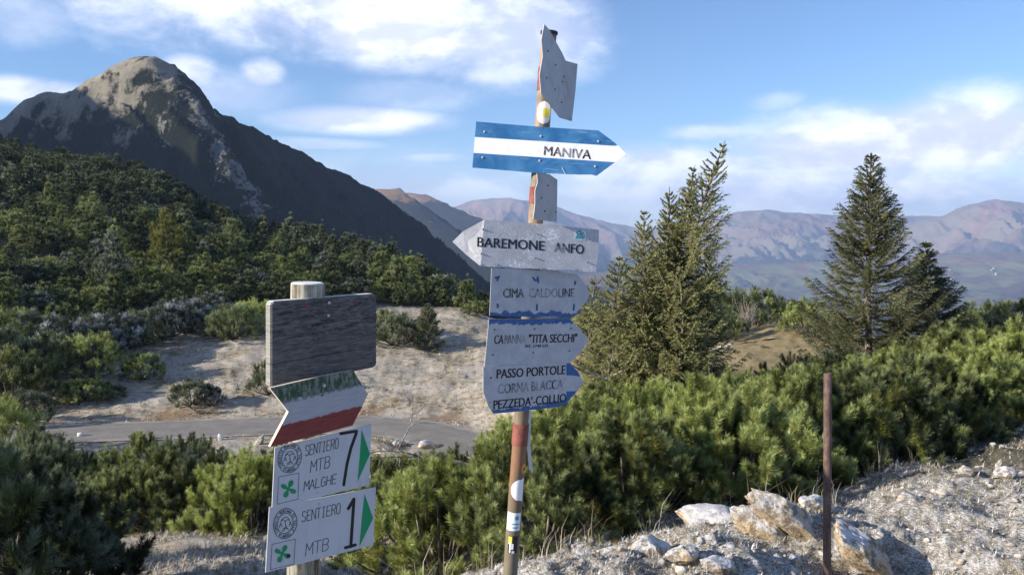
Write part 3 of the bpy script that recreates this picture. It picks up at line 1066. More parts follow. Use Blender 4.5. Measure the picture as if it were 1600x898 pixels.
# ------------------------------------------------------------------ sign making
class SignPlane:
    """a vertical (or tilted) plane in the place; photo columns are traced onto it once to get real shapes"""

    def __init__(s, px, Y, turn, tilt=0.0, py=449):
        s.p0 = at(px, py, Y)
        a = math.radians(turn)
        s.d = Vector((math.cos(a), math.sin(a), 0))
        n = Vector((math.sin(a), -math.cos(a), 0))
        tl = math.radians(tilt)                    # positive: leans back, face turned up
        s.n = (n * math.cos(tl) + Vector((0, 0, 1)) * math.sin(tl)).normalized()
        s.u = s.n.cross(s.d).normalized()
        if s.u.z < 0:
            s.u = -s.u

    def hit(s, px, py, off=0.0):
        d = ray(px, py)
        k = (s.p0 + s.n * off).dot(s.n) / d.dot(s.n)
        return d * k


def quad_uv(v, o, ex, ey):
    r = v - o
    a, b_, c = ex.dot(ex), ex.dot(ey), ey.dot(ey)
    p, q = r.dot(ex), r.dot(ey)
    det = a * c - b_ * b_
    return (c * p - b_ * q) / det, (a * q - b_ * p) / det


def sheet(name, pl, pts, mat, parent, thick=0.0025, uvq=None, edge_mat=None, offs=None, folds=None, lift=0.0, bevel=0.0, org=None):
    """panel with the outline pts (photo pixels) on plane pl, extruded backwards; folds: lists of point indices"""
    import bmesh
    org = org or Vector((0, 0, 0))
    offs = offs or {}
    P = [pl.hit(x, y) + pl.n * (lift + offs.get(i, 0.0)) for i, (x, y) in enumerate(pts)]
    bm = bmesh.new()
    uvl = bm.loops.layers.uv.new('UVMap')
    fr = [bm.verts.new(p - org) for p in P]
    bk = [bm.verts.new(p - pl.n * thick - org) for p in P]
    folds = folds or [list(range(len(pts)))]
    for fo in folds:
        f = bm.faces.new([fr[i] for i in fo])
        f.material_index = 0
        f = bm.faces.new([bk[i] for i in reversed(fo)])
        f.material_index = 1
    n = len(pts)
    for i in range(n):
        j = (i + 1) % n
        f = bm.faces.new([fr[j], fr[i], bk[i], bk[j]])
        f.material_index = 1
    if bevel > 0:
        bmesh.ops.bevel(bm, geom=bm.edges[:], offset=bevel, segments=2, affect='EDGES')
    bmesh.ops.recalc_face_normals(bm, faces=bm.faces[:])
    if uvq:
        o = pl.hit(*uvq[0])
        ex = pl.hit(*uvq[1]) - o
        ey = pl.hit(*uvq[2]) - o
        for f in bm.faces:
            for lp in f.loops:
                lp[uvl].uv = quad_uv(lp.vert.co + org, o, ex, ey)
    me = bpy.data.meshes.new(name)
    bm.to_mesh(me)
    bm.free()
    me.materials.append(mat)
    me.materials.append(edge_mat or mat)
    o = link(name, me, parent)
    return o


def lettering(body, pl, bl, br, tl, mat, parent, lift=0.0006, weight=0.0, bold=0.9, spacing=1.0, name='lettering', org=None, th=0.0003):
    """text whose baseline runs bl->br and whose capitals rise to tl, all traced onto plane pl"""
    org = org or Vector((0, 0, 0))
    cu = bpy.data.curves.new(name, 'FONT')
    cu.body = body
    cu.size = 1.0
    cu.offset = weight
    cu.space_character = spacing
    cu.resolution_u = 3
    cu.extrude = 0.0
    tmp = bpy.data.objects.new('tmp_text', cu)
    COL.objects.link(tmp)
    dg = bpy.context.evaluated_depsgraph_get()
    me = bpy.data.meshes.new_from_object(tmp.evaluated_get(dg))
    bpy.data.objects.remove(tmp)
    bpy.data.curves.remove(cu)
    co = np.array([v.co[:] for v in me.vertices])
    x0, x1 = co[:, 0].min(), co[:, 0].max()
    y0, y1 = 0.0, 0.729
    O = pl.hit(*bl) + pl.n * lift
    X = pl.hit(*br) + pl.n * lift - O
    Y = pl.hit(*tl) + pl.n * lift - O
    xpp = X / max(1e-6, abs(br[0] - bl[0]))          # one photo pixel along the line
    polys = [tuple(p.vertices) for p in me.polygons]
    V_, P_ = [], []
    for k_ in range(3):
        o_k = xpp * (bold * (k_ - 1) * 0.5) + pl.n * (0.00003 * k_)
        V_ += [(O + o_k + X * ((c[0] - x0) / (x1 - x0)) + Y * ((c[1] - y0) / (y1 - y0)) - org)[:] for c in co]
        P_ += [tuple(i_ + k_ * len(co) for i_ in p) for p in polys]
    bpy.data.meshes.remove(me)
    me = bpy.data.meshes.new(name)
    me.from_pydata(V_, [], P_)
    me.materials.append(mat)
    me.update()
    return link(name, me, parent)


def strokes(name, pl, lines, wpx, mat, parent, lift=0.0007, closed=False, org=None):
    """painted strokes of a given width in photo pixels, rounded ends"""
    org = org or Vector((0, 0, 0))
    V, Fc = [], []
    for ln in lines:
        pts = [np.array(p, float) for p in ln]
        r = wpx / 2
        for i in range(len(pts) - 1):
            a, b_ = pts[i], pts[i + 1]
            d = b_ - a
            L_ = np.hypot(*d)
            if L_ < 1e-6:
                continue
            ang = math.atan2(d[1], d[0])
            ring = []
            for k in range(5):
                t_ = ang + math.pi / 2 + math.pi * k / 4
                ring.append(a + r * np.array([math.cos(t_), math.sin(t_)]))
            for k in range(5):
                t_ = ang - math.pi / 2 + math.pi * k / 4
                ring.append(b_ + r * np.array([math.cos(t_), math.sin(t_)]))
            i0 = len(V)
            V += [pl.hit(*q) + pl.n * (lift + 0.000003 * len(Fc)) - org for q in ring]
            Fc.append(list(range(i0, i0 + len(ring))))
    me = bpy.data.meshes.new(name)
    me.from_pydata([v[:] for v in V], [], Fc)
    me.materials.append(mat)
    me.update()
    return link(name, me, parent)


def disc_bolt(name, pl, px, py, r, mat, parent, h=0.003, lift=0.0, org=None):
    import bmesh
    org = org or Vector((0, 0, 0))
    bm = bmesh.new()
    bmesh.ops.create_cone(bm, cap_ends=True, segments=8, radius1=r, radius2=r * 0.6, depth=h)
    q = pl.n.to_track_quat('Z', 'Y').to_matrix().to_4x4()
    bmesh.ops.transform(bm, matrix=Matrix.Translation(pl.hit(px, py) + pl.n * (lift + h / 2) - org) @ q, verts=bm.verts)
    me = bpy.data.meshes.new(name)
    bm.to_mesh(me)
    bm.free()
    me.materials.append(mat)
    return link(name, me, parent)


def curve_pts(fn, n, a=0.0, b_=1.0):
    return [fn(a + (b_ - a) * i / (n - 1)) for i in range(n)]


# materials ------------------------------------------------------
def paint(name, col, rough=0.5, dirt=0.25, scale=14, spec=0.4):
    m, t, b = new_mat(name, rough=rough, spec=spec)
    o_ = t.obj()
    n = t.noise(o_, scale, 6, 0.65)
    n2_ = t.noise(t.mapping(o_, (1, 1, 0.25)), scale * 4, 4, 0.7)
    dc = tuple(v * 0.45 for v in col)
    t.set(b, 'Base Color', t.mix(t.mul(t.step(t.add(t.mul(n, 0.6), t.mul(n2_, 0.4)), 0.48, 0.68), dirt), col, dc))
    t.l.new(t.bump(t.add(n, t.mul(n2_, 0.3)), 0.25, 0.003), b.inputs['Normal'])
    t.set(b, 'Roughness', t.step(n2_, 0.3, 0.7, rough - 0.12, rough + 0.15))
    return m


BLUE = (0.022, 0.085, 0.26)
SILV = (0.40, 0.41, 0.445)
m_black = paint('black_letter_paint', (0.012, 0.012, 0.014), 0.5, 0.0)
m_thin = paint('grey_letter_paint', (0.075, 0.08, 0.09), 0.6, 0.0)
m_faint, t, b = new_mat('faded_letters', rough=0.6, spec=0.2)
o_ = t.obj()
n = t.noise(o_, 16, 4, 0.7)
n2_ = t.noise(o_, 120, 4, 0.7)
t.set(b, 'Base Color', t.mix(t.step(t.add(t.mul(n, 0.65), t.mul(n2_, 0.35)), 0.42, 0.58), (0.03, 0.03, 0.035), (0.33, 0.34, 0.375)))
m_edge = paint('bare_metal_edge', (0.55, 0.55, 0.55), 0.4, 0.4)
m_bolt = paint('bolt_steel', (0.12, 0.12, 0.13), 0.5, 0.3)
m_bolt_l = paint('pale_bolt', (0.52, 0.52, 0.50), 0.4, 0.3)
m_red_b = paint('red_screw', (0.30, 0.05, 0.06), 0.6, 0.3)

m_worn, t, b = new_mat('worn_black_letters', rough=0.6, spec=0.2)
o_ = t.obj()
n = t.noise(o_, 9, 3, 0.6)
n2_ = t.noise(o_, 90, 4, 0.7)
t.set(b, 'Base Color', t.mix(t.step(t.add(t.mul(n, 0.65), t.mul(n2_, 0.35)), 0.48, 0.59), (0.016, 0.016, 0.02), (0.30, 0.31, 0.345)))


def faded_blue(name, seed, top, bot, left, right, amount=1.0, frosty=0.0):
    """white foil with blue paint left along some edges (UV 0..1 across the board)"""
    m, t, b = new_mat(name, rough=0.42, spec=0.5)
    u = t.uv()
    sp = t.node('ShaderNodeSeparateXYZ', None, Vector=u)
    x, y = sp.outputs[0], sp.outputs[1]
    nn = t.noise(t.mapping(u, (5.5, 2.4, 1), loc=(seed, seed * 0.7, 0)), 1.3, 6, 0.68, 0.4)
    nf = t.noise(t.mapping(u, (30, 12, 1), loc=(seed, 0, 0)), 1.0, 5, 0.7)
    wob = t.add(t.mul(t.sub(nn, 0.5), 0.34), t.mul(t.sub(nf, 0.5), 0.10))
    f = None
    for amt, dist in ((top, t.sub(1.0, y)), (bot, y), (left, x), (right, t.sub(1.0, x))):
        if amt <= 0:
            continue
        g = t.step(t.add(dist, wob), amt + 0.012, amt - 0.012)
        f = g if f is None else t.math('MAXIMUM', f, g)
    f = t.mul(f, amount) if f is not None else 0.0
    base = t.mix(t.step(nn, 0.40, 0.62), SILV, (0.46, 0.475, 0.515))
    base = t.mix(t.step(t.math('ABSOLUTE', t.sub(y, 0.33)), 0.004, 0.0, 0.0, 0.35), base, (0.2, 0.21, 0.25))
    c = t.mix(f, base, t.mix(t.step(nf, 0.4, 0.65), BLUE, (0.05, 0.14, 0.33)))
    if frosty > 0:
        o_ = t.obj()
        nv = t.noise(o_, 120, 4, 0.8)
        big = t.noise(o_, 11, 3, 0.6)
        fz = t.mul(t.step(t.add(t.mul(nv, 0.6), t.mul(big, 0.5)), 0.60, 0.70), frosty)
        c = t.mix(fz, c, (0.85, 0.87, 0.9))
        t.l.new(t.bump(nv, 0.6, 0.004), b.inputs['Normal'])
    else:
        t.l.new(t.bump(nn, 0.2, 0.01), b.inputs['Normal'])
    t.set(b, 'Base Color', c)
    return m


m_maniva, t, b = new_mat('blue_and_white_sign_paint', rough=0.38, spec=0.5)
u = t.uv()
sp = t.node('ShaderNodeSeparateXYZ', None, Vector=u)
x, y = sp.outputs[0], sp.outputs[1]
nf = t.noise(t.mapping(u, (22, 8, 1)), 1.2, 5, 0.75)
nb = t.noise(t.mapping(u, (3, 1.3, 1)), 1.5, 4, 0.6, 0.5)
ns_ = t.noise(t.mapping(u, (4, 30, 1), rot=(0, 0, 0.4)), 1.0, 3, 0.6, 0.3)
blue = t.mix(t.step(nb, 0.35, 0.65), (0.018, 0.12, 0.31), (0.055, 0.205, 0.43))
blue = t.mix(t.mul(t.step(nf, 0.56, 0.66), t.step(y, 0.8, 0.95, 0.15, 0.9)), blue, (0.02, 0.07, 0.14))
blue = t.mix(t.step(ns_, 0.60, 0.70, 0.0, 0.40), blue, (0.55, 0.65, 0.75))
band = t.mul(t.step(y, 0.318, 0.324), t.step(y, 0.668, 0.662))
white = t.mix(t.step(nf, 0.6, 0.75, 0.0, 0.25), (0.80, 0.81, 0.84), (0.5, 0.5, 0.5))
t.set(b, 'Base Color', t.mix(band, blue, white))
t.l.new(t.bump(nb, 0.25, 0.01), b.inputs['Normal'])

m_wood, t, b = new_mat('weathered_board', rough=0.9, spec=0.15)
u = t.uv()
sp = t.node('ShaderNodeSeparateXYZ', None, Vector=u)
x, y = sp.outputs[0], sp.outputs[1]
g1 = t.noise(t.mapping(u, (2.2, 15, 1)), 1.5, 6, 0.72, 0.9)
g2 = t.noise(t.mapping(u, (7, 90, 1)), 1.5, 4, 0.7, 0.2)
g3 = t.noise(t.mapping(u, (9, 16, 1)), 1.3, 5, 0.75, 0.8)
mixg = t.add(t.mul(g1, 0.4), t.add(t.mul(g2, 0.3), t.mul(g3, 0.3)))
wd = t.ramp(mixg, [(0.38, (0.014, 0.014, 0.016)), (0.45, (0.075, 0.074, 0.078)), (0.51, (0.165, 0.16, 0.16)), (0.61, (0.32, 0.30, 0.285))])
low = t.step(t.add(y, t.mul(t.sub(g3, 0.5), 0.3)), 0.62, 0.30)
wd = t.mix(t.mul(low, 0.38), wd, t.mix(g2, (0.15, 0.135, 0.13), (0.26, 0.24, 0.225)))
geo = t.node('ShaderNodeNewGeometry')
nz = t.node('ShaderNodeSeparateXYZ', None, Vector=geo.outputs['Normal']).outputs[2]
wd = t.mix(t.step(nz, 0.35, 0.7, 0.0, 0.85), wd, (0.75, 0.77, 0.82))
nx = t.node('ShaderNodeSeparateXYZ', None, Vector=geo.outputs['Normal']).outputs[0]
wd = t.mix(t.step(nx, -0.4, -0.75, 0.0, 0.8), wd, t.mix(g3, (0.22, 0.22, 0.20), (0.50, 0.50, 0.46)))
crack = t.math('ABSOLUTE', t.sub(t.add(y, t.mul(t.sub(g1, 0.5), 0.05)), 0.27))
wd = t.mix(t.step(crack, 0.006, 0.002, 0.0, 0.85), wd, (0.01, 0.01, 0.012))
t.set(b, 'Base Color', wd)
t.l.new(t.bump(mixg, 1.0, 0.02), b.inputs['Normal'])

m_tri, t, b = new_mat('tricolour_board_paint', rough=0.8, spec=0.2)
u = t.uv()
sp = t.node('ShaderNodeSeparateXYZ', None, Vector=u)
x, y = sp.outputs[0], sp.outputs[1]
n = t.noise(t.mapping(u, (14, 3, 1)), 1.5, 6, 0.7)
n2_ = t.noise(t.mapping(u, (3, 40, 1)), 1.5, 4, 0.7)
yy = t.add(y, t.mul(t.sub(n, 0.5), 0.10))
gr = t.mix(t.step(t.add(n, t.mul(n2_, 0.3)), 0.60, 0.75, 0.0, 0.75), (0.045, 0.085, 0.045), (0.26, 0.26, 0.25))
wh = t.mix(t.step(n2_, 0.40, 0.65), (0.42, 0.42, 0.45), (0.33, 0.33, 0.36))
rd = t.mix(t.step(n2_, 0.35, 0.7), (0.20, 0.045, 0.04), (0.27, 0.075, 0.062))
gmask = t.step(t.add(y, t.add(t.mul(t.sub(n, 0.5), 0.35), t.mul(t.sub(n2_, 0.5), 0.1))), 0.66, 0.72)
rmask = t.step(yy, 0.33, 0.30)
c = t.mix(gmask, wh, gr)
c = t.mix(rmask, c, rd)
t.set(b, 'Base Color', c)
t.l.new(t.bump(n2_, 0.4, 0.003), b.inputs['Normal'])

m_pw = paint('white_board_paint', (0.50, 0.515, 0.55), 0.5, 0.18, 10)
m_green = paint('green_arrow_paint', (0.0, 0.26, 0.10), 0.5, 0.15)
m_raw, t, b = new_mat('grey_post_wood', rough=0.9, spec=0.15)
o_ = t.obj()
g1 = t.noise(t.mapping(o_, (26, 26, 1.4)), 1.5, 6, 0.7, 0.3)
g2 = t.noise(o_, 12, 4, 0.6)
geo = t.node('ShaderNodeNewGeometry')
nz = t.node('ShaderNodeSeparateXYZ', None, Vector=geo.outputs['Normal']).outputs[2]
c = t.ramp(t.add(t.mul(g1, 0.7), t.mul(g2, 0.3)), [(0.42, (0.08, 0.07, 0.055)), (0.50, (0.25, 0.23, 0.18)), (0.58, (0.46, 0.44, 0.36))])
c = t.mix(t.step(nz, 0.4, 0.8, 0.0, 0.9), c, (0.78, 0.79, 0.82))
t.set(b, 'Base Color', c)
t.l.new(t.bump(g1, 0.8, 0.004), b.inputs['Normal'])

m_pole, t, b = new_mat('rust_mottled_pole_paint', rough=0.6, spec=0.3)
o_ = t.obj()
sp = t.node('ShaderNodeSeparateXYZ', None, Vector=o_)
n = t.noise(t.mapping(o_, (6, 6, 3)), 2.0, 5, 0.65)
n2_ = t.noise(o_, 60, 4, 0.7)
c = t.mix(t.step(n, 0.42, 0.62), (0.135, 0.12, 0.082), (0.19, 0.16, 0.115))
rst = t.mul(t.step(t.math('ABSOLUTE', t.sub(sp.outputs[2], 0.80)), 0.24, 0.03), t.step(t.add(n, t.mul(n2_, 0.3)), 0.40, 0.70))
c = t.mix(t.mul(rst, 0.7), c, (0.28, 0.12, 0.06))
lft = t.mul(t.step(sp.outputs[2], 1.3, 1.7), t.step(n, 0.40, 0.60, 0.0, 0.8))
c = t.mix(lft, c, (0.36, 0.24, 0.17))
c = t.mix(t.step(n2_, 0.62, 0.72, 0.0, 0.6), c, (0.06, 0.045, 0.035))
t.set(b, 'Base Color', c)
t.l.new(t.bump(n2_, 0.3, 0.002), b.inputs['Normal'])

m_rust, t, b = new_mat('rusty_iron', rough=0.75, spec=0.25)
o_ = t.obj()
n = t.noise(o_, 25, 6, 0.7)
n2_ = t.noise(t.mapping(o_, (1, 1, 0.2)), 110, 4, 0.7)
t.set(b, 'Base Color', t.mix(t.step(t.add(t.mul(n, 0.5), t.mul(n2_, 0.5)), 0.38, 0.62), (0.075, 0.045, 0.037), (0.165, 0.11, 0.09)))
t.l.new(t.bump(n, 0.4, 0.002), b.inputs['Normal'])
m_clamp = paint('rusty_clamp_paint', (0.23, 0.075, 0.055), 0.75, 0.85, 45)


def pole_mesh(name, p0, p1, r, mat, parent, org, sides=28, segs=14, wob=0.0, taper=0.0, cap_round=0.0):
    ax = (p1 - p0)
    L_ = ax.length
    q = ax.to_track_quat('Z', 'Y').to_matrix()
    V, Q = [], []
    rows = [(i / segs, 1.0) for i in range(segs + 1)]
    if cap_round > 0:
        rows = [(i / segs * (1 - cap_round / L_), 1.0) for i in range(segs + 1)] + [(1 - cap_round / L_ * 0.35, 0.96), (1.0, 0.86)]
    for f_, rr_ in rows:
        for j in range(sides):
            a = j / sides * 2 * math.pi
            rad = r * rr_ * (1 + wob * float(pnoise(math.cos(a) * 1.5, math.sin(a) * 1.5, f_ * L_ * 2)) - taper * f_)
            c = p0 + ax * f_ + q @ Vector((math.cos(a) * rad, math.sin(a) * rad, 0)) - org
            V.append(c[:])
    for i in range(len(rows) - 1):
        for j in range(sides):
            Q.append((i * sides + j, i * sides + (j + 1) % sides, (i + 1) * sides + (j + 1) % sides, (i + 1) * sides + j))
    V.append((p1 - org)[:])
    k = len(V) - 1
    top = (len(rows) - 1) * sides
    tris = [(top + j, top + (j + 1) % sides, k) for j in range(sides)]
    me = bpy.data.meshes.new(name)
    me.from_pydata(V, [], Q + tris)
    me.materials.append(mat)
    for i, p in enumerate(me.polygons):
        p.use_smooth = i < len(Q)
    me.update()
    return link(name, me, parent)


def sticker(name, p0, p1, r, f0, f1, a0, a1, mat, parent, org, shape='rect', lift=0.0007):
    """a patch wrapped on the pole, between fractions f0..f1 of its length and angles a0..a1 (degrees, 0 faces the viewer)"""
    ax = (p1 - p0)
    zz = ax.normalized()
    fw = Vector((0, -1, 0))
    fw = (fw - zz * fw.dot(zz)).normalized()
    sd = zz.cross(fw)          # viewer's right... turned below
    if sd.x < 0:
        sd = -sd
    n = 14
    V, Q = [], []
    fm, fh = (f0 + f1) / 2, (f1 - f0) / 2
    for i in range(n + 1):
        v_ = -1 + 2 * i / n
        wd_ = math.sqrt(max(0, 1 - v_ * v_)) if shape == 'oval' else 1.0
        if shape == 'half':
            wd_ = math.sqrt(max(0, 1 - v_ * v_))
        am, ah = (a0 + a1) / 2, (a1 - a0) / 2
        for j in range(9):
            if shape == 'half':
                a = math.radians(a1 - (a1 - a0) * wd_ * (1 - j / 8))
            else:
                a = math.radians(am + ah * wd_ * (-1 + 2 * j / 8))
            c = p0 + ax * (fm + fh * v_) + (fw * math.cos(a) + sd * math.sin(a)) * (r + lift) - org
            V.append(c[:])
    for i in range(n):
        for j in range(8):
            k = i * 9 + j
            Q.append((k, k + 1, k + 10, k + 9))
    me = bpy.data.meshes.new(name)
    me.from_pydata(V, [], Q)
    me.materials.append(mat)
    me.update()
    return link(name, me, parent)


# ------------------------------------------------------------------ tall pole with arrow signs
Yp = 3.0
p_top = at(858, 52, Yp)
p_bot_v = at(797, 898, Yp)
axd = (p_top - p_bot_v)
gz = H(p_bot_v.x, Yp) - 0.15
p_bot = p_bot_v + axd * ((gz - p_bot_v.z) / axd.z)
PO = Vector((p_bot.x, p_bot.y, H(p_bot.x, p_bot.y)))
post = empty('signpost', PO, 'tall leaning metal pole carrying the blue MANIVA arrow, grey arrow boards and round stickers', 'signpost')
PR = 0.0285
pole_mesh('pole', p_bot, p_top, PR, m_pole, post, PO)
Lp = (p_top - p_bot).length


def on_pole(py):
    """fraction of pole length at a photo row"""
    z_ = at(830, py, Yp - PR).z
    return (z_ - p_bot.z) / (p_top.z - p_bot.z)


m_capm = paint('dark_cap', (0.05, 0.035, 0.03), 0.7, 0.4)
cz = p_top - axd.normalized() * 0.004
pole_mesh('pole_cap', cz, cz + axd.normalized() * 0.009, PR + 0.004, m_capm, post, PO, segs=1)
for py0, py1 in ((140, 104), (318, 292), (697, 664)):
    a_, b_ = on_pole(py0), on_pole(py1)
    ring0 = p_bot + (p_top - p_bot) * a_
    ring1 = p_bot + (p_top - p_bot) * b_
    pole_mesh('clamp', ring0, ring1, PR + 0.0028, m_clamp, post, PO, segs=1)

m_stw = paint('sticker_white', (0.78, 0.79, 0.82), 0.4, 0.08)
m_sty = paint('sticker_yellow', (0.75, 0.66, 0.08), 0.4, 0.08)
m_sto = paint('sticker_orange', (0.62, 0.28, 0.05), 0.4, 0.1)
m_stk = paint('sticker_black', (0.02, 0.02, 0.02), 0.4, 0.0)
m_stb = paint('sticker_teal', (0.06, 0.33, 0.42), 0.4, 0.0)
s = sticker('sticker', p_bot, p_top, PR, on_pole(194), on_pole(158), -55, 62, m_stw, post, PO, 'oval')
sticker('emblem', p_bot, p_top, PR, on_pole(183), on_pole(169), -4, 50, m_sty, s, PO, 'rect', 0.0011).matrix_parent_inverse = Matrix()
s = sticker('sticker', p_bot, p_top, PR, on_pole(741), on_pole(724), 28, 85, m_sto, post, PO, 'oval')
sticker('emblem', p_bot, p_top, PR, on_pole(735), on_pole(731), 45, 72, m_stk, s, PO, 'rect', 0.0011)
sticker('sticker', p_bot, p_top, PR, on_pole(784), on_pole(747), -45, 60, m_stw, post, PO, 'half')
s = sticker('sticker', p_bot, p_top, PR, on_pole(829), on_pole(801), -65, 55, m_stw, post, PO, 'rect')
sticker('emblem', p_bot, p_top, PR, on_pole(812), on_pole(806), 5, 35, m_stb, s, PO, 'rect', 0.0011)
sticker('emblem', p_bot, p_top, PR, on_pole(819.5), on_pole(817.5), -20, 45, m_stb, s, PO, 'rect', 0.0011)
sticker('emblem', p_bot, p_top, PR, on_pole(825), on_pole(823), -10, 40, m_stb, s, PO, 'rect', 0.0011)
s = sticker('sticker', p_bot, p_top, PR, on_pole(864), on_pole(837), -35, 42, m_stk, post, PO, 'rect')
sticker('emblem', p_bot, p_top, PR, on_pole(850), on_pole(838), -34, -6, m_sty, s, PO, 'rect', 0.0009)
sticker('emblem', p_bot, p_top, PR, on_pole(863), on_pole(846), -24, -12, m_stw, s, PO, 'rect', 0.0012)
sticker('emblem', p_bot, p_top, PR, on_pole(858), on_pole(849), -8, 8, m_stw, s, PO, 'rect', 0.0012)
sticker('emblem', p_bot, p_top, PR, on_pole(864), on_pole(860), -2, 18, m_stw, s, PO, 'rect', 0.0012)

# top board seen almost edge on
pl = SignPlane(848, Yp - 0.13, 62)
m_back = paint('board_back_grey', (0.40, 0.41, 0.43), 0.5, 0.45, 22)
o = sheet('board', pl, [(845.5, 145), (843, 118), (848, 88), (846, 62), (850.5, 38), (857, 45), (869, 66), (878, 82), (884, 95), (895, 101), (892, 140), (886, 190), (875, 184), (861, 166)],
          m_back, post, org=PO, offs={9: 0.02, 10: 0.02, 11: 0.02}, edge_mat=m_edge, folds=[[0, 1, 2, 3, 4, 5, 6, 7, 8, 12, 13], [8, 9, 10, 11, 12]])
for a_, b_ in ((856, 80), (854, 122), (868, 102), (867, 140), (879, 128), (881, 120), (877, 160)):
    disc_bolt('bolt', pl, a_, b_, 0.004, m_bolt, o, org=PO)
tag(o, 'grey board seen from its back edge at the very top')

# MANIVA
pl = SignPlane(843, Yp - PR - 0.008, -6, py=233)
pts = [(738, 262), (744, 190), (840, 198), (935, 204), (962, 224), (977, 241), (963, 252), (932, 275), (925, 273), (905, 273), (835, 270)]
uvq = [(738, 262), (930, 275), (743, 190)]
o = sheet('arrow_sign', pl, pts, m_maniva, post, uvq=uvq, org=PO, edge_mat=m_edge,
          offs={5: 0.012}, folds=[[0, 1, 2, 10], [2, 3, 7, 8, 9, 10], [3, 4, 6, 7], [4, 5, 6]])
tag(o, 'blue arrow sign with white band reading MANIVA')
lettering('MANIVA', pl, (850, 242.5), (923, 249), (851, 227.5), m_worn, o, org=PO, weight=0.0, lift=0.0006)
for a_, b_ in ((757, 206), (845, 213), (935, 221), (754, 246), (843, 251), (930, 260)):
    disc_bolt('bolt', pl, a_, b_, 0.0042, m_stb if False else m_bolt_l, o, lift=0.001, org=PO)
strokes('scratch', pl, [[(878, 262), (881, 268), (884, 273)]], 1.2, m_edge, o, org=PO, lift=0.003)

# small board below it
pl = SignPlane(838, Yp - 0.07, 38)
o = sheet('board', pl, [(833, 342), (836, 320), (836, 298), (840, 285), (839, 271), (858, 272), (871, 281), (870, 347), (852, 345)], m_back, post, org=PO, edge_mat=m_edge)
tag(o, 'small grey square board turned sideways')
for a_, b_ in ((856, 290), (846, 309), (868, 331), (851, 330)):
    disc_bolt('bolt', pl, a_, b_, 0.0036, m_bolt, o, org=PO)

# BAREMONE ANFO
pl = SignPlane(833, Yp - PR - 0.018, 12, tilt=7, py=384)
pts = [(709, 376), (725, 360), (757, 343), (850, 350), (936, 359), (935, 392), (931, 426), (840, 420), (751, 416), (730, 397)]
m_bar = faded_blue('silver_foil_frosted', 3.1, 0.0, 0.02, 0.0, 0.0, 0.6, frosty=0.7)
o = sheet('arrow_sign', pl, pts, m_bar, post, uvq=[(751, 416), (931, 426), (757, 343)], org=PO, edge_mat=m_edge,
          offs={0: -0.035, 1: -0.02, 9: -0.02}, folds=[[1, 0, 9], [2, 1, 9, 8], [2, 8, 7, 3], [3, 7, 6, 5, 4]])
tag(o, 'silver arrow sign pointing left reading BAREMONE ANFO')
lettering('BAREMONE', pl, (746, 385.5), (850.5, 391.5), (746.5, 369.5), m_black, o, org=PO)
lettering('ANFO', pl, (866, 393.5), (912, 397), (866.5, 378), m_worn, o, org=PO)
m_teal = paint('teal_print', (0.03, 0.27, 0.36), 0.5, 0.0)
s = sheet('sticker', pl, [(897, 359.5), (916, 361.5), (915, 376), (897, 374.5)], paint('pale_sticker', (0.58, 0.62, 0.66), 0.4, 0.2), o, org=PO, lift=0.0008, thick=0.0005)
strokes('emblem', pl, [[(900, 372), (903, 367), (901, 363), (905, 361)], [(903, 368), (908, 364), (907, 361)], [(905, 372), (909, 368), (911, 364)], [(902, 371), (906, 370), (910, 373), (913, 369)], [(906, 366), (912, 371)]], 2.2, m_teal, s, org=PO, lift=0.0016)
for a_, b_ in ((755, 358.5), (840, 366), (921, 374), (752, 396.5), (837, 403), (918, 410)):
    disc_bolt('bolt', pl, a_, b_, 0.0038, m_bolt, o, lift=0.001, org=PO)

# CIMA CALDOLINE
m_blr = paint('blue_paint_remnant', (0.03, 0.095, 0.27), 0.5, 0.4, 60)
pl = SignPlane(829, Yp - PR - 0.012, 22, py=456)
m_cim = faded_blue('blue_white_foil', 1.3, 0.0, 0.075, 0.0, 0.0)
pts = [(765, 493), (768, 419), (830, 421), (901, 428), (910, 437), (921, 458), (918, 466), (900, 489), (896, 493), (830, 495)]
o = sheet('arrow_sign', pl, pts, m_cim, post, uvq=[(765, 493), (897, 493), (768, 419)], org=PO, edge_mat=m_edge,
          folds=[[0, 1, 2, 9], [2, 3, 8, 9], [3, 4, 5, 6, 7, 8]], offs={5: 0.006, 6: 0.006})
tag(o, 'arrow sign with blue remnants reading CIMA CALDOLINE')
lettering('CIMA  CALDOLINE', pl, (786, 465), (897, 464), (786.5, 450), m_faint, o, org=PO, lift=0.0006)
for a_, b_ in ((779, 434), (841, 438), (899, 440), (777, 475), (839, 476), (897, 476)):
    disc_bolt('bolt', pl, a_, b_, 0.0040, m_bolt, o, org=PO)
strokes('paint_remnant', pl, [[(833, 434), (836, 438), (840, 437)], [(840, 433), (841, 441)], [(774, 434), (780, 432)], [(778, 433), (777, 438)], [(839, 477), (838.5, 484)], [(897, 476), (896, 484)], [(778, 476), (777.5, 480)], [(899, 440), (898, 444)]], 3.0, m_blr, o, org=PO)['kind'] = 'stuff'

